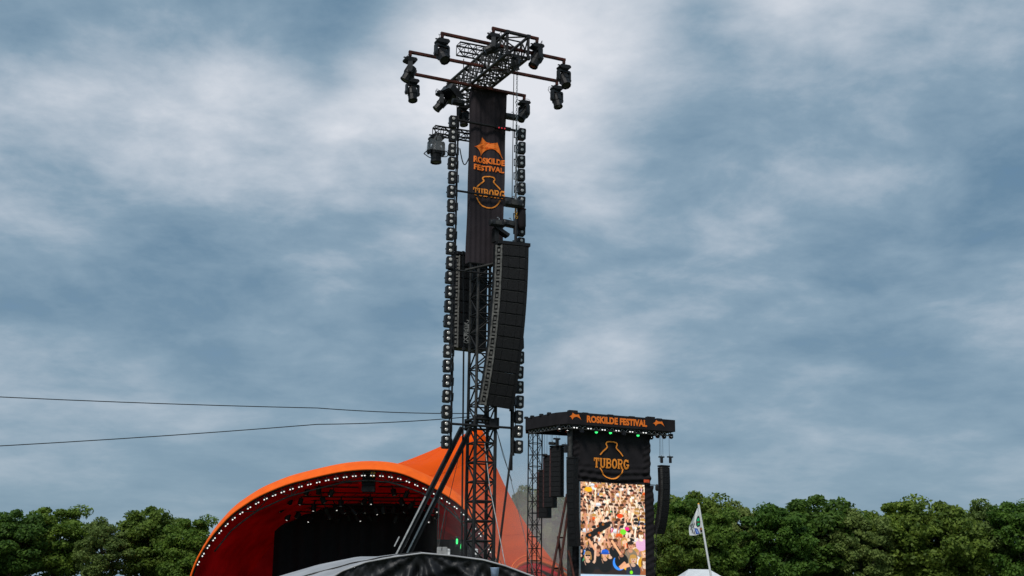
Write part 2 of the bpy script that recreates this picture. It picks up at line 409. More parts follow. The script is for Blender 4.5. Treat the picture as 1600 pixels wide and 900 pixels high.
# ------------------------------------------------------------------ small trusses left of the mast
def mini_truss(pa, pb, b, label, s=.30):
    a, c = on(*pa, b), on(*pb, b); c.z = a.z
    d = (c - a).normalized(); n = V((-d.y, d.x, 0))
    t = thing('short_truss', label, 'truss', a, group='short trusses beside the mast')
    lattice(t, a, c, n, ez, s, s, .34, .036, .017, steel, steel, chord='chord', post=True, n=5)
    return t, a, c
mini_truss((678, 204), (741, 216), .10, 'short black truss that carries the lamp with the clear rain cover')
ts, sa, sc_ = mini_truss((716, 76), (792, 88), -1.0 if False else 0.4, 'short black truss sticking out left behind the head truss', .40)
p = on(682, 209, -.05)
moving_head(p, 'black lamp pointing straight down inside a clear plastic rain cover', TH, R(0), R(-4), 1.25)
rc = thing('rain_cover', 'clear cone shaped plastic cover round the lowest lamp on the left', 'rain cover', p)
b = MB(); b.lathe([(.16, -.05), (.22, -.12), (.36, -.50), (.45, -.80)], 20, M4.Translation(p)); b.f = b.f[:-2]; o = b.build('skirt', clear, rc, True)
b = MB(); b.tube([p + V((.455 * math.cos(i * math.pi / 14), .455 * math.sin(i * math.pi / 14), -.81 - .03 * math.sin(i * .9))) for i in range(29)], .018, 6); b.build('hem', steel, rc)

# ------------------------------------------------------------------ banner with lettering
def bez(p0, p1, p2, n=8): return [tuple((1 - t) ** 2 * p0[k] + 2 * t * (1 - t) * p1[k] + t * t * p2[k] for k in (0, 1)) for t in [i / n for i in range(n)]]
def tent_mark():
    P = []
    P += bez((0, .45), (.22, .50), (.28, 1.0)); P += bez((.28, 1.0), (.47, .60), (.79, .82)); P += bez((.79, .82), (.88, .40), (1.0, .02))
    P += bez((1.0, .02), (.80, .42), (.64, .45), 6); P += bez((.64, .45), (.36, .46), (.24, .0), 10); P += bez((.24, .0), (.20, .38), (0, .45), 8)
    return P
def poly_faces(P): return tessellate_polygon([[V((x, y, 0)) for x, y in P]])
def sans(text, wid, hei, bold=.035):
    """outline lettering as 2-D triangles scaled into wid x hei"""
    cu = bpy.data.curves.new('lettering', 'FONT'); cu.body = text; cu.offset = bold; cu.resolution_u = 4; cu.space_character = 1.02
    ob = bpy.data.objects.new('lettering', cu); COL.objects.link(ob)
    bpy.context.view_layer.update()
    me = bpy.data.meshes.new_from_object(ob.evaluated_get(bpy.context.evaluated_depsgraph_get()))
    vs = [(v.co.x, v.co.y) for v in me.vertices]; fs = [tuple(p.vertices) for p in me.polygons]
    bpy.data.objects.remove(ob); bpy.data.curves.remove(cu); bpy.data.meshes.remove(me)
    x0, x1 = min(v[0] for v in vs), max(v[0] for v in vs); y0, y1 = min(v[1] for v in vs), max(v[1] for v in vs)
    return [((x - x0) / (x1 - x0) * wid, (y - y0) / (y1 - y0) * hei) for x, y in vs], fs
def ribbons(paths, closed=False):
    """stroke paths [(points, width)] to quads"""
    vs, fs = [], []
    for pts, wd in paths:
        k = len(vs); n = len(pts)
        for i, p in enumerate(pts):
            a = pts[max(i - 1, 0)]; c = pts[min(i + 1, n - 1)]
            dx, dy = c[0] - a[0], c[1] - a[1]; l = math.hypot(dx, dy) or 1
            vs.append((p[0] - dy / l * wd / 2, p[1] + dx / l * wd / 2)); vs.append((p[0] + dy / l * wd / 2, p[1] - dx / l * wd / 2))
        fs += [(k + 2 * i, k + 2 * i + 1, k + 2 * i + 3, k + 2 * i + 2) for i in range(n - 1)]
    return vs, fs
def arc(cx, cy, rx, ry, a0, a1, n=14): return [(cx + rx * math.cos(R(a0 + (a1 - a0) * i / n)), cy + ry * math.sin(R(a0 + (a1 - a0) * i / n))) for i in range(n + 1)]
def slab_word():
    """TUBORG in slab capitals, unit height; returns strokes and total width"""
    S, T = .22, .15; P = []; x = 0
    def st(*a): P.append(([(p[0] + x, p[1]) for p in a[:-1]], a[-1]))
    st((0, .93), (.78, .93), T); st((.39, .9), (.39, .1), S); st((.2, .065), (.58, .065), .13); st((.055, .9), (.055, .66), .11); st((.725, .9), (.725, .66), .11); x += .84
    st((0, .94), (.34, .94), .12); st((.48, .94), (.80, .94), .12); P.append(([(x + .17, .92), (x + .17, .35)] + [(x + q[0], q[1]) for q in arc(.405, .30, .235, .21, 180, 360)] + [(x + .64, .92)], .19)); x += .86
    st((0, .94), (.3, .94), .12); st((0, .06), (.3, .06), .12); st((.17, .94), (.17, .06), S)
    P.append(([(x + .2, .925), (x + .40, .925)] + [(x + q[0], q[1]) for q in arc(.42, .735, .19, .19, 90, -90)] + [(x + .2, .545)], .14))
    P.append(([(x + .2, .525), (x + .42, .525)] + [(x + q[0], q[1]) for q in arc(.44, .30, .22, .225, 90, -90)] + [(x + .2, .075)], .15)); x += .80
    P.append(([(x + q[0], q[1]) for q in arc(.39, .5, .29, .41, 0, 360, 28)], .2)); x += .84
    st((0, .94), (.3, .94), .12); st((0, .06), (.34, .06), .12); st((.17, .94), (.17, .06), S)
    P.append(([(x + .2, .925), (x + .42, .925)] + [(x + q[0], q[1]) for q in arc(.44, .715, .20, .21, 90, -90)] + [(x + .2, .505)], .15))
    st((.40, .5), (.64, .08), .2); st((.52, .06), (.78, .06), .12); x += .84
    P.append(([(x + q[0], q[1]) for q in arc(.40, .5, .29, .41, 45, 345, 24)], .2)); st((.42, .44), (.80, .44), .12); st((.66, .46), (.66, .12), .17); st((.67, .96), (.67, .68), .1); x += .80
    return P, x
def bottle_mark():
    """two open curves of a round bottle, unit width 1 tall 1.6, gap in the middle for the word"""
    top = [(0, .98), (.13, 1.15), (.27, 1.27), (.31, 1.35), (.24, 1.45), (.28, 1.53), (.37, 1.56), (.50, 1.56)]
    top = top + [(1 - x, y) for x, y in top[-2::-1]]
    bot = [(0, .45), (.06, .30), (.16, .15), (.31, .04), (.50, 0), (.69, .04), (.84, .15), (.94, .30), (1, .45)]
    def sm(p):
        for _ in range(2):
            q = [p[0]]
            for a, c in zip(p, p[1:]): q += [(.75 * a[0] + .25 * c[0], .75 * a[1] + .25 * c[1]), (.25 * a[0] + .75 * c[0], .25 * a[1] + .75 * c[1])]
            p = q + [p[-1]]
        return p
    return sm(top), sm(bot)
def put2d(b, vs, fs, place, thick=None):
    b.add([place(x, y) for x, y in vs], fs)

BB = -.50
bl = on(737.5, 139, BB); BW = (on(791, 150, BB) - bl).dot(e1); bz1 = bl.z; bz0 = on(752, 412, BB).z
bn = thing('tower_banner', 'tall dark cloth banner with orange marks hanging down the mast', 'banner', bl)
def wave(x, z):       # gentle folds of the hanging cloth, metres forward
    return .045 * math.sin(x * 9 + .6 * math.sin(z * .9)) * (.5 + .5 * math.sin(z * .7 + 1)) + .010 * math.sin(x * 31 + .5 * z) + (.05 if x > BW * .7 else 0) * min(1, (x - BW * .7) * 9 if x > BW * .7 else 0) + .02 * math.sin(z * 2.1 + x * 2)
taper = lambda z: 0.0
def bpt(x, z, off=0.0): return bl + e1 * x - e2 * (wave(x, z) + off) + ez * (z - bz1)
rows = []
nz, nx = 90, 60
for j in range(nz + 1):
    z = bz1 + (bz0 - bz1) * j / nz; rows.append([bpt(BW * i / nx * (1 - .06 * j / nz) + .0, z) for i in range(nx + 1)])
b = MB(); b.grid(rows); b.build('cloth', banner_c, bn, True)
# side return of the cloth round the mast
b = MB(); b.grid([[bpt(0, z) + e2 * (k * .045) - e1 * (.03 * k / 6 * math.sin(k + z * .6)) for k in range(7)] for z in [bz1 + (bz0 - bz1) * j / 40 for j in range(41)]]); b.build('side_cloth', banner_c, bn, True)
b = MB(); b.tube([bl - e1 * .05 - e2 * .03 + ez * .02, bl + e1 * (BW + .05) - e2 * .03 + ez * .02], .035, 6); b.build('top_bar', steel, bn)
b = MB(); b.tube([bpt(-.02, bz0), bpt(BW * .94, bz0)], .03, 6); b.build('bottom_bar', steel, bn)
def bloc(px, py):
    q = on(px, py, BB - .03); return (q - bl).dot(e1), q.z
def subdiv(vs, fs, n):     # split triangles/quads so print follows the folds
    for _ in range(n):
        nv = list(vs); nf = []
        for f in fs:
            tr = [f] if len(f) == 3 else [(f[0], f[i], f[i + 1]) for i in range(1, len(f) - 1)]
            for a, c, d in tr:
                k = len(nv); mid = lambda i, j: ((nv[i][0] + nv[j][0]) / 2, (nv[i][1] + nv[j][1]) / 2)
                nv += [mid(a, c), mid(c, d), mid(d, a)]; nf += [(a, k, k + 2), (k, c, k + 1), (k + 2, k + 1, d), (k, k + 1, k + 2)]
        vs, fs = nv, nf
    return vs, fs
x0, z0 = bloc(740, 243); x1, _ = bloc(786, 249); z1 = bloc(754, 214)[1]
P = tent_mark(); fs = [tuple(t) for t in poly_faces(P)]
vs, fs = subdiv(P, fs, 3)
b = MB(); put2d(b, vs, fs, lambda x, y: bpt(x0 + x * (x1 - x0), z0 + y * (z1 - z0), .03)); b.build('tent_mark', print_o, bn)
for word, p_bl, p_br, p_tl in (('ROSKILDE', (739.5, 253), (788, 259), (739.5, 243.5)), ('FESTIVAL', (740, 264.5), (787, 270), (740, 256))):
    xa, za = bloc(*p_bl); xb, _ = bloc(*p_br); zt = bloc(*p_tl)[1]
    vs, fs = sans(word, xb - xa, zt - za, .045); vs, fs = subdiv(vs, fs, 1)
    b = MB(); put2d(b, vs, fs, lambda x, y: bpt(xa + x, za + y, .03)); b.build('lettering', print_o, bn)
xa, za = bloc(739, 304.5); xb, _ = bloc(788, 311); zt = bloc(739, 292)[1]
P, tot = slab_word(); vs, fs = ribbons(P)
b = MB(); put2d(b, vs, fs, lambda x, y: bpt(xa + x / tot * (xb - xa), za + y * (zt - za), .03)); b.build('lettering', print_y, bn)
xa, za = bloc(745, 323); xb, _ = bloc(781, 325); zt = bloc(763, 276)[1]; za = bloc(763, 325)[1]
for pth in bottle_mark():
    vs, fs = ribbons([(pth, .055)])
    b = MB(); put2d(b, vs, fs, lambda x, y: bpt(xa + x * (xb - xa), za + y / 1.56 * (zt - za), .026)); b.build('bottle_mark', print_y, bn)

# ------------------------------------------------------------------ two strings of twin lamps with their poles and bars
BP = -.66
def string_pole(pt, pb, label):
    a, c = on(*pt, BP), on(*pb, BP); c.x, c.y = a.x, a.y
    return a, c
zl_t = on(712, 180, BP); zl_b = on(702, 705, BP)
Lp = on(706.5, 600, BP); Rp = on(802.5, 600, BP)
tl = thing('lamp_string_pole', 'black pipe ladder left of the banner carrying a string of twin lamps', 'pole', (Lp.x, Lp.y, zl_b.z), group='poles of the lamp strings')
strut('pipe', V((Lp.x, Lp.y, zl_b.z)), V((Lp.x, Lp.y, zl_t.z)), .034, steel, tl, 8)
zr_t = on(810, 196, BP); zr_b = on(800, 712, BP)
tr_ = thing('lamp_string_pole', 'black pipe ladder right of the banner carrying a string of twin lamps', 'pole', (Rp.x, Rp.y, zr_b.z), group='poles of the lamp strings')
strut('pipe', V((Rp.x, Rp.y, zr_b.z)), V((Rp.x, Rp.y, zr_t.z)), .034, steel, tr_, 8)
def f_house(b):
    b.cbox((0, 0, 0), (.285, .21, .46), .035, 1)
    b.box((0, .12, 0), (.17, .06, .30))
def f_twinlens(b): b.lathe([(.062, 0), (.062, .012), (.045, .022), (.015, .025)], 12, M4.Rotation(math.pi / 2, 4, 'X') @ M4.Translation((0, 0, 0)))
def f_ring(b): b.lathe([(.080, 0), (.080, .022), (.068, .024), (.066, .0)], 12, M4.Rotation(math.pi / 2, 4, 'X')); b.f = b.f[:-2]
def f_brk(b):
    b.box((0, .16, 0), (.30, .03, .05)); b.box((.19, .10, .13), (.15, .025, .03)); b.box((.19, .10, -.13), (.15, .025, .03)); b.box((.26, .10, 0), (.03, .04, .3))
ME_H = mesh_of(f_house, 'housing', plastic); ME_TL = mesh_of(f_twinlens, 'lens', lamp_w); ME_B = mesh_of(f_brk, 'bracket', steel); ME_RG = mesh_of(f_ring, 'rim', plastic_g)
ORD = ['topmost', 'second from the top', 'third from the top', 'fourth from the top', 'fifth from the top', 'sixth from the top', 'seventh from the top', 'eighth from the top', 'ninth from the top', 'tenth from the top', 'eleventh from the top', 'twelfth from the top',
       'eleventh from the bottom', 'tenth from the bottom', 'ninth from the bottom', 'eighth from the bottom', 'seventh from the bottom', 'sixth from the bottom', 'fifth from the bottom', 'fourth from the bottom', 'third from the bottom', 'second from the bottom', 'lowest']
def twin(p, label, flip, grp):
    t = thing('twin_lamp', label, 'twin lamp', p, (R(random.uniform(-5, 3)), R(random.uniform(-2, 2)), TH - R(6) + R(random.uniform(-7, 7))), grp)
    inst('housing', ME_H, t)
    for s in (-1, 1):
        l = inst('lens', ME_TL, t, (0, -.110, s * .108)); inst('rim', ME_RG, l, (0, .006, 0))
    o = inst('bracket', ME_B, t)
    if flip: o.rotation_euler = (0, math.pi, 0)
    return t
zt_l, zb_l = on(711, 191, BP).z, on(696, 691, BP).z
zt_r, zb_r = on(818, 211, BP).z, on(809, 698, BP).z
al = (on(701.0, 480, BP) - T0).dot(e1); ar = (on(812.5, 480, BP) - T0).dot(e1)
for i in range(23):
    zz_ = zt_l + (zb_l - zt_l) * i / 22
    p = loc(al, BP, zz_) + V((random.uniform(-.012, .012), 0, random.uniform(-.01, .01)))
    twin(p, f'twin lamp {ORD[i]} of the string left of the banner', False, 'twin lamps in the left string')
for i in range(23):
    zz_ = zt_r + (zb_r - zt_r) * i / 22
    p = loc(ar, BP, zz_) + V((random.uniform(-.012, .012), 0, random.uniform(-.01, .01)))
    twin(p, f'twin lamp {ORD[i]} of the string right of the banner', True, 'twin lamps in the right string')
def bar(pa, pb, b, r, label, material=steel, name='cross_bar', cat='bar', grp='horizontal bars between lamp strings'):
    a, c = on(*pa, b), on(*pb, b)
    m_ = MB(); m_.tube([a, c], r, 7); o = m_.build(name, material); tag(o, label, cat, grp); return o
bar((712, 187), (806, 204), BP, .05, 'black bar across the banner above the tent mark')
bar((714, 298), (805, 311), BP, .042, 'black bar across the banner at the bottle mark')
bar((700, 421), (775, 429), BP, .035, 'black bar just below the banner')
bar((727, 422), (784, 409), BP - .02, .045, 'slanting grey bar rising to the right below the banner', steel_worn)
bar((703, 662), (803, 669), BP + .1, .045, 'black bar at the collar between the string bottoms')
# red indicator bar right end of the top bar
cc = thing('control_box', 'black box with three red lights at the right end of the upper bar', 'control box', on(786, 200.5, BP - .03))
b = MB(); b.cbox(cc.location, (.62, .14, .13), .02, 0, ms); b.build('housing', plastic, cc)
for k in range(3):
    b = MB(); b.lathe([(.028, 0), (.028, .02), (.01, .03)], 8, M4.Translation(V(cc.location) + e1 * (-.20 + .12 * k) - e2 * .07 - ez * .03) @ M4.Rotation(TH, 4, 'Z') @ M4.Rotation(math.pi / 2, 4, 'X')); b.build('indicator_light', led_red, cc)

# ------------------------------------------------------------------ line arrays
def line_array(name, label, top, yaw, n, wdt, dep, hgt, pitch0, pitch1, mats, group=None, details=True, gap=.012, plate=True, cat='loudspeaker', lean=0.0, chf=.13):
    """hung stack of speaker cabinets; each cabinet is a part with grille panels and side rail"""
    mc, mg, msd = mats
    t = thing(name, label, cat, top, group=group)
    rz = M4.Rotation(yaw, 4, 'Z')
    ch = wdt * chf; hw = wdt / 2
    plan = [(-hw, ch * .9), (-hw + ch, 0), (hw - ch * .4, 0), (hw - ch * .3, ch * .5), (hw - ch * .3, dep * .75), (hw * .6, dep), (-hw * .6, dep), (-hw, dep * .75)]
    def f_cab(b):
        vs = [(x, y, z) for z in (0, -hgt) for x, y in plan]; k = len(plan)
        b.add(vs, [tuple(range(k - 1, -1, -1)), tuple(range(k, 2 * k))] + [(i, (i + 1) % k, k + (i + 1) % k, k + i) for i in range(k)])
    me_c = mesh_of(f_cab, 'cabinet', mc)
    fwd = wdt - 2 * ch
    def f_gr(b):
        for cx, cw in ((-.37 * fwd, .245), (0, .475), (.37 * fwd, .245)):
            b.cbox((cx, -.010, -hgt / 2), (cw * fwd, .03, hgt * .86), .02, 1)
    me_g = mesh_of(f_gr, 'grille', mg)
    def f_side(b):
        for s in (-1,):
            m_ = M4.Rotation(s * R(42), 3, 'Z')
            c = V((s * (hw - ch * .5), ch * .42, 0))
            for dx in (-.42, .42):
                b.box(c + m_ @ V((dx * ch * 1.1, -.015, -hgt / 2)), (ch * .3, .05, hgt), m_)
            b.box(c + m_ @ V((0, -.015, -hgt * .12)), (ch * .9, .045, hgt * .16), m_); b.box(c + m_ @ V((0, -.015, -hgt * .85)), (ch * .9, .045, hgt * .16), m_)
            b.box(c + m_ @ V((0, -.005, -hgt * .5)), (ch * .35, .04, hgt * .25), m_)
    me_s = mesh_of(f_side, 'rigging_rail', msd)
    me_l = mesh_of(lambda b: b.box((0, -.016, -hgt * .035), (fwd * .96, .02, .016)), 'seam_highlight', steel_worn)  # lighter strip drawn in place of the thin highlight along each cabinet seam
    if plate:
        b = MB(); b.cbox((0, dep * .4, .09), (wdt * .96, dep * .9, .12), .02, 2); 
        for p_ in b.v: p_.xyz = (rz @ p_)
        me = b.mesh('fly_frame'); me.materials.append(mc); inst('fly_frame', me, t)
    pos = V((0, 0, 0)); pit = pitch0
    for i in range(n):
        f = i / max(1, n - 1); pit = pitch0 + (pitch1 - pitch0) * f ** 1.3
        m4 = rz @ M4.Rotation(pit, 4, 'X')
        if lean: m4 = M4.Rotation(lean * 1.9 * f, 4, 'Y') @ m4
        c = inst('cabinet', me_c, t, pos, m4.to_euler())
        if details: inst('grille', me_g, c)
        if details: inst('rigging_rail', me_s, c)
        if details and mg is grille: inst('seam_highlight', me_l, c)
        pos = pos + m4.to_3x3() @ V((0, 0, -(hgt + gap)))
    return t, pos
# main array: fit height to the photograph's rows 383 to 637
pa = on(803.5, 384, -1.75); pz = on(786, 637, -1.3)
hg = (pa.z - pz.z) / 14 / .994
line_array('line_array', 'big curved hanging stack of black loudspeakers right of the mast', pa, R(19), 14, 1.32, .62, hg - .012, R(1.5), R(13), (cab, grille, cabside), chf=.17, lean=R(3.0))
# second array behind the mast, seen from its side and back
pb_ = on(739, 402, 1.0); pe_ = on(739, 546, 1.0)
hg2 = (pb_.z - pe_.z) / 8
line_array('line_array', 'black loudspeaker stack hanging behind the mast, seen from its back', pb_, R(30), 8, 1.46, .6, hg2 - .012, 0, 0, (cab, cab, cabside))
# chain hoists and rigging over the main array
def hoist(p, label, sc=1.0, cat='chain hoist', rot=0):
    t = thing('chain_hoist', label, cat, p, (0, 0, TH + rot), 'chain hoists'); t.scale = (sc,) * 3
    def f(b): b.cbox((0, 0, 0), (.52, .26, .27), .06, 0); b.lathe([(.13, -.06), (.15, -.04), (.15, .04), (.13, .06)], 12, M4.Translation((-.29, 0, 0)) @ M4.Rotation(math.pi / 2, 4, 'Y'))
    inst('motor_body', mesh_of(f, 'motor_body', plastic_g), t)
    inst('hook', mesh_of(lambda b: b.tube([(.05, 0, .13), (.05, 0, .2), (.0, 0, .25), (-.05, 0, .22)], .02, 6), 'hook', alu), t)
    inst('cover_plate', mesh_of(lambda b: b.cbox((-.02, -.138, 0), (.26, .02, .16), .03, 1), 'cover_plate', steel_worn), t)
    return t
hoist(on(803, 318, -1.2), 'chain hoist high above the big loudspeaker stack at the banner edge', 1.15)
hoist(on(797, 350, -1.2), 'round chain hoist just above the big loudspeaker stack', .95, rot=.2)
hoist(on(778, 349, -1.2), 'chain hoist in front of the banner above the big loudspeaker stack', .95)
hoist(on(801, 183, -.7), 'chain hoist at the top of the right lamp string', .85)
hoist(on(717, 160, -.2), 'chain hoist at the top of the left lamp string', .8)
bag = thing('chain_bag', 'black cloth chain bag hanging right of the big stack top', 'bag', on(815, 328, -1.1))
b = MB(); q = V(bag.location); b.lathe([(.06, .1), (.15, .02), (.165, -.2), (.17, -.65), (.12, -.78), (.05, -.80)], 10, M4.Translation(q)); b.build('sack', cloth_b, bag, True)
b = MB(); b.tube([q + V((.16 * math.cos(i * .524), .16 * math.sin(i * .524), .02)) for i in range(13)], .02, 5); b.build('hem', led_red if False else rust, bag)
def upright_hoist(p, label, sc=1.0):
    t = thing('chain_hoist', label, 'chain hoist', p, (0, 0, TH), 'chain hoists'); t.scale = (sc,) * 3
    inst('motor_body', mesh_of(lambda b: b.cbox((.02, 0, -.16), (.20, .20, .44), .04, 2), 'motor_body', plastic), t)
    inst('top_plate', mesh_of(lambda b: b.cbox((0, 0, .10), (.50, .16, .11), .03, 1), 'top_plate', plastic_g), t)
    inst('hook', mesh_of(lambda b: b.tube([(0, 0, .15), (0, 0, .22), (-.05, 0, .26)], .02, 6), 'hook', alu), t)
def chain(pa, pb, b0, label, material, r=.028):
    a, c = on(*pa, b0), on(*pb, b0); n = max(2, int((a - c).length / .09))
    m_ = MB()
    for i in range(n):
        p = a + (c - a) * ((i + .5) / n); d = (c - a).normalized()
        s = e1 if i % 2 else e2
        m_.tube([p - d * .05 + s * .0, p - d * .03 + s * r, p + d * .03 + s * r, p + d * .05, p + d * .03 - s * r, p - d * .03 - s * r, p - d * .05], .011, 4)
    o = m_.build('chain', material); tag(o, label, 'chain', 'hoist chains'); return o
chain((806, 326), (807, 345), -1.2, 'yellow chain under the upper hoist', yellow, .05); chain((806, 352), (806, 374), -1.2, 'yellow chain down to the big loudspeaker stack', yellow, .05)
chain((808, 100), (806, 312), -1.6, 'pale chain from the near truss end down to the hoist', alu, .03)
def cable(pts, r, label, material, name='cable', cat='cable', grp=None, sag=0.0):
    P = []
    for i in range(len(pts) - 1):
        for k in range(8):
            f = k / 8; p = pts[i].lerp(pts[i + 1], f); p = p - ez * (sag * 4 * f * (1 - f)); P.append(p)
    P.append(pts[-1]); m_ = MB(); m_.tube(P, r, 5); o = m_.build(name, material, smooth=True); tag(o, label, cat, grp); return o
cable([on(803, 108, -1.55), on(800, 312, -1.3)], .016, 'thin grey wire right of the banner', steel_worn)
cable([on(724.5, 92, .35), on(723, 165, .35)], .02, 'steel wire from the rear short truss', steel_worn)
cable([on(714, 150, .05), on(714, 203, .05)], .02, 'steel wire holding the truss with the covered lamp', steel)
# rigging wedge in front of the banner
wd = thing('rigging_bracket', 'black steel bracket tilted over the top of the big loudspeaker stack', 'bracket', on(783, 362, -1.05))
b = MB(); mm = ms @ M4.Rotation(R(28), 3, 'Y'); b.box(wd.location, (.62, .34, .12), mm); b.box(V(wd.location) + V((-.22, 0, -.16)), (.16, .34, .52), ms); b.build('plate', steel, wd)
b = MB(); b.tube([V(wd.location) + V((.55, 0, .5)), V(wd.location) + V((.55, 0, -.6))], .06, 6); b.build('link_post', steel, wd)
# power cables slung along the left string
for i, (ox, lab) in enumerate(((.10, 'black power cable taped along the left lamp string'), (.17, 'thin black cable dangling along the left lamp string'))):
    pts = [loc(-.0, 0, 0)] and [V((Lp.x, Lp.y, z_)) + e1 * (-ox * .45 + .05 * math.sin(z_ * (3 + i))) - e2 * .02 for z_ in np.linspace(zl_t.z, zl_b.z, 60)]
    m_ = MB(); m_.tube(pts, .02 - .006 * i, 5); o = m_.build('power_cable', plastic); tag(o, lab, 'cable', 'cables on the lamp strings')
pts = [V((Rp.x, Rp.y, z_)) + e1 * (.06 + .04 * math.sin(z_ * 3.3)) for z_ in np.linspace(zr_t.z, zr_b.z, 60)]
m_ = MB(); m_.tube(pts, .018, 5); o = m_.build('power_cable', plastic); tag(o, 'black power cable taped along the right lamp string', 'cable', 'cables on the lamp strings')
q0, q1 = on(718.5, 232, .0), on(737, 238, -.2)
m_ = MB(); m_.tube([q0.lerp(q1, t_) - ez * (.55 * math.sin(math.pi * t_) + .1 * math.sin(6 * t_)) for t_ in np.linspace(0, 1, 14)], .022, 5); o = m_.build('power_cable', plastic, smooth=True); tag(o, 'black cable loop sagging beside the upper banner edge', 'cable')
# coil of pale cable hanging at the mast
cl = MB(); q = on(729, 506, -.6)
for k in range(7):
    cl.tube([q + V((.09 * math.sin(t_ * 2 + k), -.05 * k * .3, -.10 * k + .14 * math.cos(t_ + k))) for t_ in np.linspace(0, 5, 10)], .014, 4)
o = cl.build('cable_coil', steel_worn if False else mat('dull cable jacket', (.16, .16, .155), .6, 0, .4, 14)); tag(o, 'pale cable coil hanging at the mast behind the lamp string', 'cable')
# thin pole left of the mast
def pole(pa, pb, b0, r, label, material=steel, ground=False, name='support_pole', grp=None):
    a, c = on(*pa, b0), on(*pb, b0)
    if ground:
        d = c - a; c = a + d * (a.z / -d.z) if d.z < 0 else c
    t = thing(name, label, 'pole', a if not ground else c, group=grp)
    strut('shaft', a, c, r, material, t, 8)
    b = MB(); b.lathe([(r * 1.8, -.06), (r * 1.8, .06)], 8, M4.Translation(a)); b.build('clamp', steel, t)
    if ground:
        b = MB(); b.cbox(c + ez * .02, (.3, .3, .05), .04, 2); b.build('foot_plate', steel, t)
    return t, a, c
pole((724.5, 545), (721.5, 860), -.1, .035, 'slim black pipe standing close left of the mast', ground=True)
pole((724, 395), (725, 548), .45, .03, 'slim black pipe beside the rear loudspeaker stack')
pole((801, 690), (777, 880), -.5, .045, 'dark slanting pole from the right lamp string to the ground', ground=True)
pole((799.5, 640), (799, 735), -.45, .05, 'black vertical pole below the big loudspeaker stack')
# twin rakers
def raker(pa, pb, b0, label):
    a, c = on(*pa, b0), on(*pb, b0); d = (c - a); c = a + d * ((a.z - .1) / -d.z)
    t = thing('raker_beam', label, 'beam', c, group='raker beams of the mast')
    ax = (c - a).normalized(); sd = e2; nm = ax.cross(sd).normalized()
    mm = M4((ax, nm, sd)).transposed(); L = (c - a).length; mid = (a + c) / 2
    for s in (-1, 1):
        b = MB(); b.box(mid + nm * (s * .056), (L, .048, .14), mm); b.build('flange', steel, t)
    b = MB(); b.box(mid, (L, .08, .05), mm); b.build('web', steel, t)
    b = MB(); b.box(mid + nm * -.085 + ax * (L * .12) - e2 * .085, (L * .56, .045, .03), mm); b.build('lit_edge_strip', pale, t)  # pale strip gives the beam its lit edge line by colour
    for f in (.56, .72):
        b = MB(); b.box(a + ax * (L * f) - nm * .26 - e2 * .04, (.38, .035, .03), mm); b.build('ladder_hook', pale, t)
    b = MB(); b.cbox(c - ez * .03, (.5, .4, .12), .05, 2); b.build('foot_plate', steel, t)
raker((722, 668), (623, 864), -.35, 'left one of two black raker beams propping the mast')
raker((735, 671), (639, 864), -.10, 'right one of two black raker beams propping the mast')
# guy ropes and slung cables
cable([on(757, 690, -.3), on(765, 760, -.5), on(790.5, 888, -1.2)], .017, 'pale guy rope crossing the mast base to the ground', pale)
cable([on(776, 672, .3), on(797, 745, .9), on(836, 905, 2.4)], .012, 'thin grey guy wire right of the mast', pale)
cable([on(776, 672, .3), on(786, 712, .4), on(800, 752, .5)], .010, 'thin dark wire from the collar to the slanting pole', steel_worn)
cable([on(736, 646, 0), on(496, 637.5, .5), on(-160, 612, 2.0)], .016, 'upper dark power line running left from the mast', steel, cat='cable', sag=.06)
cable([on(736, 651, 0), on(496, 663, .5), on(-160, 705, 2.0)], .016, 'lower dark power line running left from the mast', steel, cat='cable', sag=.06)
cable([at(719, 704, 60), at(702, 778, 60), at(690, 860, 60)], .014, 'thin dark wire in front of the orange sail', steel, sag=0)

# ------------------------------------------------------------------ orange stage
YS, YR, YB = 120.0, 138.0, 156.0
def resample(P, n):
    P = [V(p) for p in P]; d = [0]
    for a, c in zip(P, P[1:]): d.append(d[-1] + (c - a).length)
    out = []; j = 0
    for i in range(n):
        s = d[-1] * i / (n - 1)
        while j < len(d) - 2 and d[j + 1] < s: j += 1
        f = (s - d[j]) / (d[j + 1] - d[j] or 1); out.append(P[j].lerp(P[j + 1], min(1, f)))
    return out
def smooth_pts(P, it=2):
    for _ in range(it): P = [P[0]] + [(P[i - 1] + P[i] * 2 + P[i + 1]) / 4 for i in range(1, len(P) - 1)] + [P[-1]]
    return P
rim_px = [(296, 905), (308, 868), (330, 832), (362, 796), (404, 768), (450, 749), (496, 737.5), (530, 730), (560, 726.5), (583, 726), (605, 727.5), (630, 732), (655, 743), (677, 753), (697, 766), (716, 777), (735, 797), (755, 824), (772, 854), (786, 884), (797, 910)]
rimP = smooth_pts(resample([at(x, y, YS) for x, y in rim_px], 64))
st_ = thing('orange_stage', 'huge orange tent roofed open air stage with a dark red inside', 'stage', (rimP[32].x, YS + 10, 0))
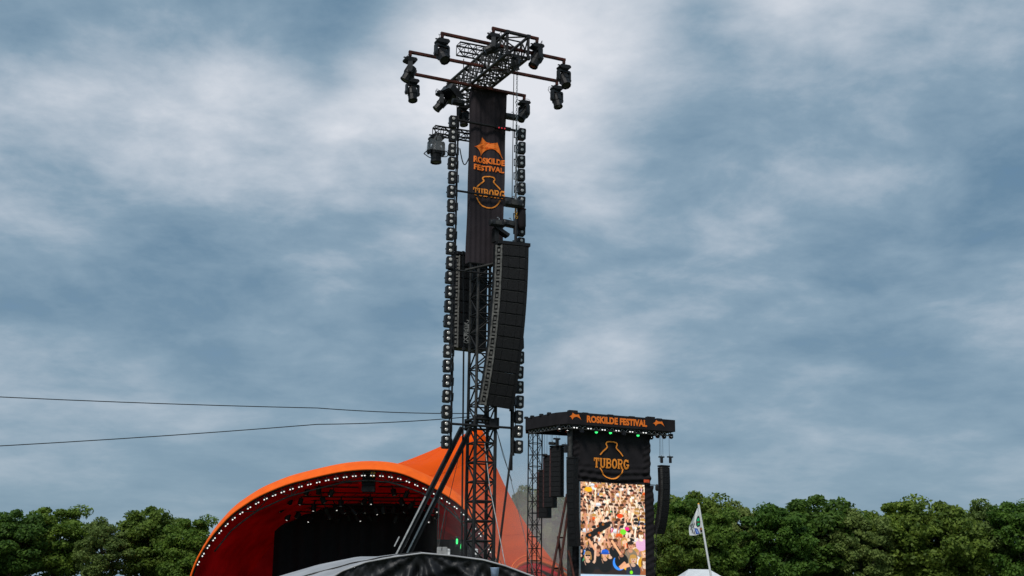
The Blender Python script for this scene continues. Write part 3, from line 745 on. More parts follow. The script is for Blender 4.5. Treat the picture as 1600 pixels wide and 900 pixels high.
# front roll of the rim
def rim_row(k):
    f = k / 6; return [p + V((0, -.35 + 1.5 * f, -.44 + .92 * f + .10 * math.sin(math.pi * f) + (.03 * math.sin(i * 2.1 + k) + .02 * math.sin(i * 5.3)) * math.sin(math.pi * f))) for i, p in enumerate(rimD)]
rimD = resample(rimP, 150)
b = MB(); b.grid([rim_row(k) for k in range(7)]); b.build('rim_band', orange_rim, st_, True)
b = MB(); b.tube([p + V((0, -.35, -.44)) for p in rimP], .09, 8); b.build('rim_roll', orange_rim, st_, True)
b = MB(); b.tube([p + V((0, -.2, -.55)) for p in rimP], .10, 6); b.build('rim_truss_pipe', steel, st_, True)
b = MB(); b.tube([p + V((0, .1, -.42)) for p in rimP], .17, 6); b.build('rim_gutter', steel, st_, True)
ridge_px = [(310, 905), (372, 840), (440, 795), (500, 765), (550, 744), (590, 733), (625, 723.5), (660, 710), (690, 697), (720, 682), (738, 671), (748, 664), (754, 668), (762, 692), (772, 722), (785, 751), (798, 777), (812, 803), (830, 832), (850, 858), (870, 884), (886, 905)]
ridgeP = smooth_pts(resample([at(x, y, YR) for x, y in ridge_px], 64), 1)
rows = []
for k in range(25):
    f = k / 24; row = []
    for i, (a, c) in enumerate(zip(resample(rimP, 160), resample(ridgeP, 160))):
        sag = math.sin(math.pi * f) * .9 * math.sin(math.pi * i / 159)
        cr_ = (.05 * abs(math.sin(i * .39 + .5 * f)) + .035 * math.sin(i * 1.1 + 4 * f)) * math.sin(math.pi * f) ** .6
        row.append(a.lerp(c, f) + V((0, 1.1 * (1 - f), .40 * (1 - f) - sag - cr_)))
    rows.append(row)
b = MB(); b.grid(rows); b.build('front_sail', orange, st_, True)
backP = [V((p.x + (p.x - 0) * .05, YB, max(0, p.z * (.75)))) for p in ridgeP]
b = MB(); b.grid([[a.lerp(c, f) - V((0, 0, .8 * math.sin(math.pi * f))) for a, c in zip(ridgeP, backP)] for f in [k / 8 for k in range(9)]]); b.build('rear_sail', orange, st_, True)
# seams on the sail
for i in range(12, 156, 16):
    b = MB(); b.tube([rows[k][i] + V((0, -.01, .005)) for k in range(25)], .022, 4); b.build('sail_seam', orange, st_, True)
# inside: red vault and black drapes
inner = [p + V((0, .15, -.45)) for p in rimP]
cx, cz_ = sum(p.x for p in inner) / 64, 0
vault = []
for k in range(8):
    f = k / 7; vault.append([V((cx + (p.x - cx) * (1 - .16 * f), p.y + 14 * f, max(-.2, p.z * (1 - .20 * f)))) for p in inner])
b = MB(); b.grid(vault); b.build('red_lining', red_in, st_, True)
bw = vault[-1]; b = MB(); b.add(bw + [V((p.x, p.y, 0)) for p in bw], [(i, i + 1, 64 + i + 1, 64 + i) for i in range(63)]); b.build('rear_wall', red_in, st_)
b = MB()
xa, xb = at(430, 800, YS + 11).x, at(684, 800, YS + 11).x; zt = at(560, 786, YS + 11).z
b.grid([[V((x, YS + 11 + .25 * math.sin(x * 3.1), z)) for x in np.linspace(xa, xb, 80)] for z in (0, zt * .5, zt)]); b.build('black_drape', black_in, st_, True)
b = MB(); xc = at(690, 845, YS + 8).x; zt2 = at(700, 843, YS + 8).z; b.grid([[V((x, YS + 8 + .2 * math.sin(x * 4), z)) for x in np.linspace(xc - .6, at(790, 845, YS + 8).x - .4, 40)] for z in (0, zt2)]); b.build('black_drape', black_in, st_, True)
b = MB(); b.box((at(560, 900, YS + 6).x, YS + 6.5, .7), (26, 11, 1.4)); b.build('stage_deck', black_in, st_)
# front lower truss arc with webs
arc_px = [(335, 862), (362, 828), (400, 799), (450, 776), (496, 763.5), (539, 753), (575, 750.5), (610, 753.5), (640, 763), (665, 773), (693, 790), (719, 814), (745, 845), (765, 880)]
arcP = resample([at(x, y, YS + .6) for x, y in arc_px], 40)
b = MB(); b.tube(arcP, .085, 6); b.build('arch_chord', steel_worn, st_, True)
def near_rim(x): return min(rimP, key=lambda p: abs(p.x - x)) + V((0, .4, -.6))
for px, py, kk in ((400, 799, 3), (455, 774.5, 3), (539, 753, 4), (610, 753.5, 4), (665, 773, 3), (693, 790, 3), (719, 814, 3)):
    c = at(px, py, YS + .6)
    for j in range(kk):
        x = c.x + (j - (kk - 1) / 2) * 1.5; strut('arch_web', c, near_rim(x), .05, steel_worn, st_)
# lamp pairs under the rim
def f_rl(b): b.box((0, 0, .05), (.42, .14, .12)); b.box((0, 0, .2), (.06, .06, .2))
def f_rl2(b): b.lathe([(.075, 0), (.07, -.06), (.03, -.09)], 8)
ME_RH = mesh_of(f_rl, 'housing', plastic); ME_RL = mesh_of(f_rl2, 'bulb', led_on)
rs = resample([p for p in rimP], 47)
CI = min(range(47), key=lambda i: abs(rs[i].x - at(576, 737, YS).x))
NTH = ['first', 'second', 'third', 'fourth', 'fifth', 'sixth', 'seventh', 'eighth', 'ninth', 'tenth', 'eleventh', 'twelfth', 'thirteenth', 'fourteenth', 'fifteenth', 'sixteenth', 'seventeenth', 'eighteenth', 'nineteenth', 'twentieth', 'twenty-first', 'twenty-second', 'twenty-third', 'twenty-fourth', 'twenty-fifth', 'twenty-sixth']
for i in range(3, 43):
    p = rs[i] + V((0, -.25, -.98))
    t = thing('rim_lamp', 'twin white rim lamp right above the centre loudspeaker cluster of the stage' if i == CI else f'{NTH[abs(i - CI) - 1]} twin white rim lamp {"left" if i < CI else "right"} of the stage centre cluster', 'lamp', p, (0, math.atan2(-(rs[i + 1].z - rs[i - 1].z), rs[i + 1].x - rs[i - 1].x), 0), 'twin lamps along the stage rim')
    inst('housing', ME_RH, t)
    for s in (-1, 1): inst('bulb', ME_RL, t, (s * .13, -.02, 0))
# hanging rigs inside with small lamps
random.seed(11)
for j, (py, YY, x0, x1) in enumerate(((757, YS + 3, 470, 560), (757, YS + 3, 592, 640), (772, YS + 5, 430, 670), (784, YS + 7, 420, 690), (796, YS + 9, 430, 690))):
    a, c = at(x0, py, YY), at(x1, py, YY); c.z = a.z
    t = thing('lighting_truss', ['black lamp truss high in the stage roof, left of the centre cluster', 'black lamp truss high in the stage roof, right of the centre cluster', 'long black lamp truss, front one of three in the stage roof', 'long black lamp truss, middle one of three in the stage roof', 'long black lamp truss, rear one of three in the stage roof'][j], 'truss', a, group='lamp trusses inside the stage')
    for dy, dz in ((-.2, -.2), (.2, -.2), (0, .2)): strut('chord', a + V((0, dy, dz)), c + V((0, dy, dz)), .06, steel, t)
    L = (c - a).length; n = int(L / 1.0)
    for i in range(n): strut('diagonal_brace', a + V((i * L / n, -.2, -.2)), a + V(((i + .5) * L / n, 0, .2)), .03, steel, t, 4)
    k = int(L / .95); nl = 0
    for i in range(k):
        if random.random() < .25: continue
        p = a + V((L * (i + .5) / k + random.uniform(-.2, .2), random.uniform(-.2, .2), -.45 - random.uniform(0, .5)))
        lb = f'{NTH[nl]} small black stage lamp from the left on the ' + ['upper left truss', 'upper right truss', 'front long truss', 'middle long truss', 'rear long truss'][j]; nl += 1
        o = thing('stage_lamp', lb, 'stage lamp', p, (R(random.uniform(-20, 50)), R(random.uniform(-30, 30)), random.uniform(0, 6)), 'lamps hung inside the stage, row %d' % (j + 1) if False else ['lamps of the left short truss', 'lamps of the right short truss', 'lamps of the front long truss', 'lamps of the middle long truss', 'lamps of the rear long truss'][j])
        if 'SL' not in globals():
            SL = mesh_of(lambda b: (b.cbox((0, 0, 0), (.5, .42, .62), .1, 2), b.box((0, 0, .5), (.1, .1, .5))), 'housing', plastic)
            SLL = mesh_of(lambda b: b.lathe([(.12, -.31), (.11, -.34), (.03, -.35)], 8), 'lens', lamp_w); SLE = mesh_of(lambda b: b.lathe([(.075, -.31), (.07, -.34), (.03, -.35)], 8), 'lens', led_on)
        inst('housing', SL, o); inst('lens', SLE if random.random() < .42 else SLL, o)
# centre cluster
cs = thing('centre_speaker', 'black loudspeaker cluster hanging at the top middle of the stage opening', 'loudspeaker', at(576, 737, YS + 1))
q = at(576, 749, YS + 1.2)
for k in range(4):
    b = MB(); b.cbox(q + V((0, .1 * k, 1.0 - .62 * k)), (1.25, .9, .58), .06, 1); b.build('cabinet', cab, cs)
hoist(at(583, 734, YS + .4), 'hoist over the loudspeaker cluster in the stage opening', 1.6)
chain_y = MB(); q = at(583, 735, YS)
for k in range(4): chain_y.tube([q + V((.16 * math.cos(t_), 0, .16 * math.sin(t_) - .14 * k)) for t_ in np.linspace(0, 6.28, 8)], .06, 4)
o = chain_y.build('chain', yellow); tag(o, 'yellow chain heap above the stage centre cluster', 'chain', 'hoist chains')
# vertical black cables / side rig at the stage right
for (xa_, ya_, xb_, yb_, lab) in ((686.5, 765, 684, 862, 'vertical grey pipe at the right side of the stage opening'), (696, 795, 684, 862, 'slanting grey pipe at the right side of the stage opening')):
    a, c = at(xa_, ya_, YS - 2), at(xb_, yb_, YS - 2); d = c - a; c = a + d * (a.z / -d.z)
    t = thing('stage_pipe', lab, 'pipe', c, group='pipes at the stage side'); strut('shaft', a, c, .05, steel_worn, t)
for (x_, y_, lab) in ((714, 846, 'upper small green light at the right edge of the stage'), (721, 854, 'lower small green light at the right edge of the stage')):
    p = at(x_, y_, YS - 4); t = thing('green_lamp', lab, 'lamp', p, group='green lights at the stage edge')
    b = MB(); b.lathe([(.04, .24), (.085, .15), (.085, -.15), (.04, -.24)], 8, M4.Translation(p)); b.build('glow_tube', led_green, t)
    b = MB(); b.box(p + V((0, .2, 0)), (.3, .14, .9)); b.build('holder', plastic, t)
# side entrance arch on the right
sa_px = [(797, 905), (800, 893), (808, 884), (818, 878.5), (830, 876), (842, 877), (856, 882), (870, 890), (884, 899), (893, 906)]
def ysa(i): return YS - 1 + 12 * i / (len(sa_px) - 1)
saP = smooth_pts(resample([at(x, y, ysa(i)) for i, (x, y) in enumerate(sa_px)], 30))
b = MB(); b.tube(saP, .20, 8); b.build('side_arch_roll', orange_rim, st_, True)
b = MB(); b.tube([p + V((0, -.1, .55)) for p in saP], .07, 6); b.build('side_arch_piping', orange_rim, st_, True)
ins = [p + V((0, .1, -.2)) for p in saP]
dk = [V((p.x * 1.0, p.y + 5, p.z * .92)) for p in ins]
b = MB(); b.grid([[a.lerp(c, f) for a, c in zip(ins, dk)] for f in (0, .5, 1)]); b.build('side_lining', red_in, st_, True)
b = MB(); b.add(dk + [V((p.x, p.y, 0)) for p in dk], [(i, i + 1, 31 + i, 30 + i) for i in range(29)]); b.build('side_wall', black_in, st_)
hang = [p + V((0, -.05, 0)) for p in saP]

# ------------------------------------------------------------------ screen tower on the right
TS = R(25)
f1 = V((math.cos(TS), math.sin(TS), 0)); f2 = V((-math.sin(TS), math.cos(TS), 0)); mS = M4.Rotation(TS, 3, 'Z')
S0 = at(887, 652, 95.0); ZR1 = at(887, 643, 95).z; ZR0 = at(887, 662, 95).z; S0.z = 0
def sc(px, py, b): return on(px, py, b, S0, f2)
scr = thing('screen_tower', 'black cloth covered tower with a lettered roof band and orange bottle mark', 'tower', S0)
A = S0.copy(); Bq = sc(1055, 665, 0); Bq.z = 0
c1_ = at(869, 650, 95.6); c1_.z = 0
cl_ = atz(821, 653.5, ZR1); cl_.z = 0
back = Bq + f2 * 6; back2 = cl_ + f2 * 2.0 + f1 * 1
planR = [A, Bq, back, back2, cl_, c1_]
faces_px = list(zip(planR, planR[1:] + planR[:1]))
def fascia(b, p, q, z0, z1, th=.12):
    d = (q - p).normalized(); n = V((d.y, -d.x, 0)); L = (q - p).length; mm = M4((d, -n, ez)).transposed()
    b.box((p + q) / 2 - n * (-th / 2) * -1 + ez * ((z0 + z1) / 2), (L - .004, th, z1 - z0), mm)
for p, q in faces_px:
    b = MB(); fascia(b, p, q, ZR0, ZR1); b.build('roof_fascia', cloth_b, scr)
cen = sum(planR, V((0, 0, 0))) / 6
b = MB(); ps = [p.lerp(cen, .03) + ez * (ZR1 - .1) for p in planR]; b.add(ps + [cen + ez * (ZR1 + .25)], [(i, (i + 1) % 6, 6) for i in range(6)]); b.build('roof_sheet', cloth_b, scr)
# under-roof trusses
for p, q in faces_px[:1] + faces_px[3:]:
    p_, q_ = p.lerp(cen, .06), q.lerp(cen, .06)
    for dz in (.0, -.28): strut('roof_chord', p_ + ez * (ZR0 + dz - .03), q_ + ez * (ZR0 + dz - .03), .05, steel_worn, scr)
    L = (q_ - p_).length; n = max(2, int(L / .45))
    for i in range(n):
        strut('roof_brace', p_.lerp(q_, i / n) + ez * (ZR0 - .03), p_.lerp(q_, (i + .5) / n) + ez * (ZR0 - .31), .025, alu, scr, 4); strut('roof_brace', p_.lerp(q_, (i + .5) / n) + ez * (ZR0 - .31), p_.lerp(q_, (i + 1) / n) + ez * (ZR0 - .03), .025, alu, scr, 4)
# small bumps on top of the roof edge
for f, s in ((.06, .20), (.17, .08), (.4, .08), (.6, .08), (.78, .18), (.86, .08)):
    p = A.lerp(Bq, f) + f2 * .3 + ez * (ZR1 + s * .3)
    b = MB(); b.cbox(p, (.35 + s * 2, .3, s), .03, 1, mS); b.build('roof_motor', steel, scr)
for f in (.15, .4, .7, .9):
    p = c1_.lerp(cl_, f) + ez * (ZR1 + .1) + f2 * .4; b = MB(); b.box(p - ez * .06, (.25, .25, .16), mS); b.build('roof_motor', steel, scr)
# lettering on the fascia
def fpt(px, py): q = sc(px, py, -.015); return (q - A).dot(f1), q.z
def fplace(x, z, off=.018): return A + f1 * x - f2 * off + ez * z
xa, za = fpt(917, 660); xb, _ = fpt(1011, 668); zt = fpt(917, 649)[1]
vs, fs = sans('ROSKILDE FESTIVAL', xb - xa, zt - za, .05)
b = MB(); put2d(b, vs, fs, lambda x, y: fplace(xa + x, za + y)); b.build('lettering', print_o, scr)
for pl, pr, pt in (((889.5, 655.5), (908.5, 657), (895, 644.5)), ((1020, 665.5), (1038.5, 667.5), (1026, 656))):
    xa, za = fpt(*pl); xb, _ = fpt(*pr); zt = fpt(*pt)[1]
    P = tent_mark(); b = MB(); put2d(b, P, [tuple(t) for t in poly_faces(P)], lambda x, y: fplace(xa + x * (xb - xa), za + y * (zt - za))); b.build('tent_mark', print_o, scr)
# cloth wall with wrinkles and an opening for the screen
BC = .75
def cpt(px, py): q = sc(px, py, BC); return (q - A).dot(f1), q.z
xl, _ = cpt(893.5, 700); xr, _ = cpt(1016, 700); ztop = ZR0 - .05
sl_, s_t = cpt(905.5, 752.5); sr_, _ = cpt(1006, 757); s_b = cpt(955, 907)[1]
def wr(x, z):
    u = (x - xl) / (xr - xl); v = (ztop - z) / (ztop - s_t)
    a = .018 * math.sin(x * 3 + z * 1.2) + .008 * math.sin(z * 7 + x * 1.5)
    if z > s_t:
        tri = max(0, v - .62) * 1.3
        a += .20 * tri * math.sin((z - .55 * abs(u - .5) * 3 * tri) * 11) + .16 * tri * abs(u - .5) * 2 * math.sin((x * (1 if u > .5 else -1) + z) * 8)
    if u < .1 or u > .9: a += .05 * math.sin(z * 5.5 + x * 9) + .035 * math.sin(z * 13 - x * 6)
    return a
def cl3(x, z): return A + f1 * x + f2 * (BC - wr(x, z)) + ez * z
def patch(x0, x1, z0, z1, nx, nz):
    b = MB(); b.grid([[cl3(x, z) for x in np.linspace(x0, x1, nx)] for z in np.linspace(z1, z0, nz)]); return b
patch(xl, xr, s_t, ztop, 70, 60).build('upper_cloth', cloth_b, scr, True)
patch(xl, sl_ - .02, 0, s_t, 14, 90).build('side_cloth', cloth_b, scr, True); patch(sr_ + .02, xr + .25, 0, s_t, 18, 90).build('side_cloth', cloth_b, scr, True)
patch(sl_ - .02, sr_ + .02, 0, s_b, 20, 6).build('lower_cloth', cloth_b, scr, True)
b = MB(); m_ = A + f1 * ((xl + xr) / 2) + f2 * (BC + .75); b.box(m_ + ez * (ztop / 2), (xr - xl - 1.2, .5, ztop), mS); b.build('core_scaffold', steel, scr)
for xx in (sl_ - .06,):
    b = MB(); b.box(A + f1 * xx + f2 * (BC - .12) + ez * ((s_t + .6) / 2), (.13, .1, s_t - .6), mS); b.build('screen_frame', alu, scr)
P, tot = slab_word(); vs, fs = ribbons(P); xa, za = cpt(927, 730.5); xb, _ = cpt(982, 734.5); zt = cpt(927, 715)[1]
def cprint(x, z): return A + f1 * x + f2 * (BC - wr(x, z) - .10) + ez * z
b = MB(); put2d(b, vs, fs, lambda x, y: cprint(xa + x / tot * (xb - xa), za + y * (zt - za))); b.build('lettering', print_y, scr)
xa, za = cpt(937, 747); xb, _ = cpt(973, 749); za = cpt(955, 748.5)[1]; zt = cpt(954, 690.5)[1]
for pth in bottle_mark():
    vs, fs = ribbons([(pth, .05)]); b = MB(); put2d(b, vs, fs, lambda x, y: cprint(xa + x * (xb - xa), za + y / 1.56 * (zt - za))); b.build('bottle_mark', print_y, scr)
xa, za = cpt(1004, 754); xb, zt = cpt(1012.5, 750)
b = MB(); b.box(A + f1 * ((xa + xb) / 2) + f2 * (BC - .2) + ez * ((za + zt) / 2), (xb - xa, .02, zt - za), mS); b.build('orange_tag', mat('orange red tag', (.7, .10, .03), .6), scr)
# mast pipe beside the cloth
strut('corner_mast', sc(890.5, 664, .7), V((sc(890.5, 664, .7).x, sc(890.5, 664, .7).y, 0)), .20, steel_worn, scr, 10)
for (xa_, ya_, xb_, yb_) in ((886, 772, 861, 905), (889, 790, 872, 905), (872, 838, 880, 905), (888, 860, 898, 905)):
    a, c = sc(xa_, ya_, .4), sc(xb_, yb_, -.3); d = c - a; c = a + d * (a.z / -d.z); strut('prop_leg', a, c, .10, rust, scr)
strut('prop_tie', sc(864, 888, .3), sc(878, 888, .3), .07, rust, scr); strut('prop_tie', sc(873, 840, .3), sc(880, 840, .3), .06, rust, scr)

# video screen: the picture of a crowd is painted into the panel's colours
def crowd(Wd, Hg):
    rng = np.random.RandomState(5); img = np.zeros((Hg, Wd, 3)); img[:] = (.16, .11, .09)
    yy, xx = np.mgrid[0:Hg, 0:Wd]
    def ell(cx, cy, rx, ry, col, a=0):
        x0, x1, y0, y1 = int(max(0, cx - rx - ry - 1)), int(min(Wd, cx + rx + ry + 2)), int(max(0, cy - ry - rx - 1)), int(min(Hg, cy + ry + rx + 2))
        if x1 <= x0 or y1 <= y0: return
        X = xx[y0:y1, x0:x1] - cx; Y = yy[y0:y1, x0:x1] - cy; ca, sa_ = math.cos(a), math.sin(a)
        m = ((X * ca + Y * sa_) / rx) ** 2 + ((-X * sa_ + Y * ca) / ry) ** 2 <= 1; img[y0:y1, x0:x1][m] = col
    def line(x0, y0, x1, y1, wd, col):
        mx_, my_, L = (x0 + x1) / 2, (y0 + y1) / 2, math.hypot(x1 - x0, y1 - y0)
        a = math.atan2(y1 - y0, x1 - x0); X0, X1, Y0, Y1 = int(max(0, min(x0, x1) - wd - 1)), int(min(Wd, max(x0, x1) + wd + 2)), int(max(0, min(y0, y1) - wd - 1)), int(min(Hg, max(y0, y1) + wd + 2))
        if X1 <= X0 or Y1 <= Y0: return
        X = xx[Y0:Y1, X0:X1] - mx_; Y = yy[Y0:Y1, X0:X1] - my_
        u = X * math.cos(a) + Y * math.sin(a); v = -X * math.sin(a) + Y * math.cos(a)
        m = (abs(u) <= L / 2) & (abs(v) <= wd / 2); img[Y0:Y1, X0:X1][m] = col
    skin = [(.90, .68, .54), (.95, .76, .63), (.82, .58, .45), (.98, .84, .72), (.74, .50, .38), (1.0, .89, .79)]
    hair = [(.25, .14, .08), (.12, .08, .06), (.55, .36, .16), (.75, .56, .28), (.38, .20, .10), (.06, .05, .05)]
    shirt = [(.05, .05, .06), (.95, .95, .95), (.10, .10, .14), (.93, .93, .96), (.72, .80, .88), (.07, .07, .09), (.85, .62, .10), (.18, .34, .62), (.75, .30, .32), (.95, .62, .78), (.25, .62, .40), (.20, .50, .90), (.98, .80, .15), (.05, .05, .06), (.95, .86, .80), (.55, .50, .46)]
    def pick(l): return np.array(l[rng.randint(len(l))]) * rng.uniform(.85, 1.1)
    def person(x, y, s, sh=None, hr=None, hat=None, arms=None, long=None, glasses=False):
        sk = pick(skin); sh = pick(shirt) if sh is None else np.array(sh); hr = pick(hair) if hr is None else np.array(hr)
        long = rng.rand() < .5 if long is None else long
        if long: ell(x, y + s * .5, s * .95, s * 1.5, hr)
        ell(x, y + s * 3.0, s * 1.7, s * 2.0, sh); line(x - s * .2, y + s * .6, x - s * .2, y + s * 1.5, s * .8, sk * .86)
        for k in range(rng.choice([0, 1, 1, 2]) if arms is None else arms):
            d = rng.choice([-1, 1]); hx, hy = x + d * s * rng.uniform(.6, 2.6), y - s * rng.uniform(.4, 3.0)
            ex, ey = x + d * s * rng.uniform(1.4, 2.4), y + s * rng.uniform(.2, 1.4)
            line(x + d * s * 1.3, y + s * 2, ex, ey, s * .62, sk * .93); line(ex, ey, hx, hy, s * .5, sk); ell(hx, hy, s * .42, s * .5, sk * 1.05)
        ell(x, y, s * .82, s * 1.08, hr); ell(x + s * .08 * rng.choice([-1, 1]), y + s * .22, s * .66, s * .84, sk)
        if s > 6:
            ell(x, y + s * 1.55, s * .55, s * .45, sk * .95); line(x - s * .9, y + s * 1.4, x - s * .5, y + s * 2.6, s * .2, sk * .8)
        if s > 4:
            fx = x + s * .06
            ell(fx - s * .26, y + s * .12, s * .12, s * .07, sk * .4); ell(fx + s * .26, y + s * .12, s * .12, s * .07, sk * .4)
            ell(fx, y + s * .66, s * .22, s * .09, (.62, .2, .2)); line(fx, y + s * .15, fx, y + s * .45, s * .1, sk * .8)
        ell(x, y - s * .55, s * .78, s * .5, hr)
        if glasses: ell(x - s * .3, y + s * .12, s * .3, s * .2, (.03, .02, .03)); ell(x + s * .3, y + s * .12, s * .3, s * .2, (.03, .02, .03))
        if hat is not None: ell(x, y - s * .55, s * .92, s * .62, np.array(hat)); ell(x, y - s * .1, s * 1.2, s * .28, np.array(hat) * .82)
    y = -2.0
    kx, ky = Wd / 100.0, Hg / 158.0         # units: pixels of the photograph
    while y < 112:
        s = 3.3 + y * .024; x = rng.uniform(-2, 3)
        while x < 102:
            hat = None; r_ = rng.rand()
            if r_ < .05: hat = (.9, .92, .95)
            elif r_ < .07: hat = (.9, .35, .05)
            person(x * kx, (y + rng.uniform(-1.2, 1.2)) * ky, s * kx, hat=hat); x += s * rng.uniform(1.5, 2.5)
        y += s * 1.35
    def P(px, py): return (px - 905.5) * kx, (py - 752) * ky
    x, y_ = P(918, 764); ell(x, y_, 6 * kx, 4 * ky, (.95, .68, .02)); x, y_ = P(966, 805); ell(x, y_, 4.5 * kx, 3.6 * ky, (.95, .28, .02))
    x, y_ = P(971, 831); ell(x, y_, 4.5 * kx, 4.5 * ky, (.45, .85, .15)); x, y_ = P(977, 826); ell(x, y_, 3.4 * kx, 3.2 * ky, (.95, .08, .5))
    a, c = P(916, 842), P(948, 819); line(*a, *c, 9 * kx, (.06, .03, .02)); x, y_ = P(942, 820); line(x - 9 * kx, y_, x + 9 * kx, y_, 6 * kx, (.05, .03, .02))
    for px, py, cc_ in ((922, 830, (.95, .55, .3)), (932, 823, (.6, .3, .05)), (920, 838, (.75, .4, .1)), (940, 820, (.65, .4, .1)), (934, 834, (.8, .35, .05))):
        x, y_ = P(px, py); ell(x, y_, 2 * kx, 2 * kx, cc_); ell(x, y_, .8 * kx, .8 * kx, (.5, .08, .05))
    for px, py, s, kw in ((922, 848, 5, dict(sh=(.06, .06, .1), hr=(.12, .07, .05), arms=1)), (982, 852, 6.2, dict(sh=(.5, .44, .36), hr=(.16, .10, .05), arms=0, long=False)), (999, 835, 5.2, dict(sh=(.86, .66, .80), hr=(.55, .34, .16), arms=1)),
                          (968, 860, 6, dict(sh=(.04, .04, .05), hr=(.42, .26, .12), arms=2, long=True)), (958, 848, 5, dict(sh=(.05, .05, .06), arms=1)), (932, 860, 5.8, dict(sh=(.05, .05, .06), hr=(.32, .18, .1), arms=1, long=False)),
                          (917, 870, 6.2, dict(sh=(.05, .04, .05), hr=(.62, .46, .26), arms=1, long=True, glasses=True)), (943, 867, 6.0, dict(sh=(.04, .04, .05), hr=(.66, .48, .24), hat=(.10, .36, .80), arms=0, long=True)),
                          (1004, 878, 6, dict(sh=(.6, .35, .2), hr=(.45, .28, .12), long=True, arms=0)), (986, 874, 6.6, dict(sh=(.14, .16, .22), hr=(.72, .54, .26), arms=0, long=True))):
        x, y_ = P(px, py); person(x, y_, s * kx, **kw)
    a, c = P(965, 889), P(980, 884); line(*a, *c, 6 * kx, (.92, .68, .52)); a, c = P(965, 889), P(974, 880); line(*a, *c, 4.5 * kx, (.88, .62, .46))
    x, y_ = P(983, 896); ell(x, y_, 2.4 * kx, 3 * ky, (.5, .9, .05)); a, c = P(918, 844), P(928, 862); line(*a, *c, 3.4 * kx, (.9, .64, .48)); a, c = P(953, 845), P(967, 868); line(*a, *c, 3.6 * kx, (.92, .68, .50))
    a, c = P(905, 906), P(1010, 906); line(*a, *c, 12 * kx, (.70, .80, .88))
    img *= rng.uniform(.86, 1.12, (Hg, Wd, 1))
    return np.clip(img, 0, 1)
NXs, NZs = 220, 346
pic = crowd(NXs * 2, NZs * 2).reshape(NZs, 2, NXs, 2, 3).mean((1, 3))
pic = (pic + np.roll(pic, 1, 0) * .35 + np.roll(pic, 1, 1) * .35) / 1.7
vsn = thing('video_screen', 'tall bright video screen showing a cheering crowd with raised arms', 'screen', A + f1 * ((sl_ + sr_) / 2) + f2 * (BC + .05) + ez * s_b)
b = MB()
BS = BC - .10
b.grid([[A + f1 * (sl_ + (sr_ - sl_) * i / (NXs - 1)) + f2 * BS + ez * (s_t + (s_b - s_t) * j / (NZs - 1)) for i in range(NXs)] for j in range(NZs)])
sm = bpy.data.materials.new('lit crowd picture'); sm.use_nodes = True; t = sm.node_tree; bs = t.nodes['Principled BSDF']
at_ = t.nodes.new('ShaderNodeVertexColor'); at_.layer_name = 'picture'; t.links.new(at_.outputs[0], bs.inputs['Emission Color']); bs.inputs['Emission Strength'].default_value = 0.66
bs.inputs['Base Color'].default_value = (.02, .02, .02, 1); bs.inputs['Roughness'].default_value = .5
pan = b.build('picture_panel', sm, vsn)
ca = pan.data.color_attributes.new('picture', 'FLOAT_COLOR', 'POINT')
lin = np.ones((NZs * NXs, 4), dtype=np.float32); lin[:, :3] = (pic.reshape(-1, 3) ** 2.2) * 1.15
ca.data.foreach_set('color', lin.ravel())
b = MB(); b.box(A + f1 * ((sl_ + sr_) / 2) + f2 * (BS + .16) + ez * ((s_t + s_b) / 2), (sr_ - sl_ + .05, .28, s_t - s_b + .05), mS); b.build('screen_case', plastic, vsn)

# lattice tower under the roof's left end
lt = on(836.5, 668, 0, cl_ + f2 * .6, f2); lt.z = 0
lo = thing('roof_support_tower', 'slim black lattice tower holding up the left end of the roof', 'tower', lt)
lattice(lo, lt, lt + ez * (ZR0 - .02), f1, f2, .80, .80, .92, .05, .026, steel, steel)
b = MB(); b.box(lt + ez * .06, (1.4, 1.4, .12), mS); b.build('foot_plate', steel, lo)
# hanging arrays
GA = 'loudspeaker stacks hung from the screen roof'
for (px, y0, y1, Y, n, wd_, yw, lab, mm_) in ((867.5, 699, 776, 96.5, 10, 1.0, R(-30), 'dark loudspeaker stack hanging nearest the screen among three staggered ones', (cab, cab, brown_cab)),
                                         (857, 714, 793, 98.0, 10, 1.0, R(-30), 'dark brown loudspeaker stack in the middle of three staggered ones', (cab, cab, brown_cab)),
                                         (848.5, 737, 809, 99.5, 9, 1.0, R(-30), 'dark brown loudspeaker stack hanging lowest of three staggered ones', (cab, cab, brown_cab))):
    a, c = at(px, y0, Y), at(px, y1, Y)
    t, _ = line_array('line_array', lab, a, yw, n, wd_, .75, (a.z - c.z) / n - .01, 0, 0, mm_, GA, gap=.01)
    for dx in (-.3, .3):
        strut('hang_wire', a + V((dx, .3, .1)), V((a.x + dx, a.y + .3, ZR0 - .2)), .016, steel, t, 4)
a, c = at(891, 717, 94.4), at(887, 854, 94.2)
line_array('line_array', 'long black loudspeaker stack hanging close to the left edge of the screen cloth', a, R(-38), 14, .74, .7, (a.z - c.z) / 14 - .01, R(0), R(7), (cab, cab, steel), GA, gap=.01)
ra = thing('hang_wires', 'wires between roof and the stack at the left cloth edge', 'wire', a)
for dx in (-.2, .15): strut('wire', a + V((dx, .3, .1)), V((a.x + dx, a.y + .3, ZR0 - .1)), .016, steel, ra, 4)
a = at(1040, 730, 98.5); c = at(1032, 833, 98.5)
t, _ = line_array('line_array', 'curved black loudspeaker stack hanging right of the screen', a, R(30), 12, .86, .6, (a.z - c.z) / 12 / .97 - .008, R(-3), R(24), (cab, grille, steel_worn), GA, gap=.01)
for px in (1031, 1033, 1036, 1046):
    p = at(px, 722, 98.5); strut('hang_wire', p, V((p.x, p.y, ZR0)), .015, steel, t, 4)
upright_hoist(at(1033.5, 716, 98.4), 'left upright hoist over the stack right of the screen', .95); upright_hoist(at(1047, 716, 98.4), 'right upright hoist over the stack right of the screen', .95)
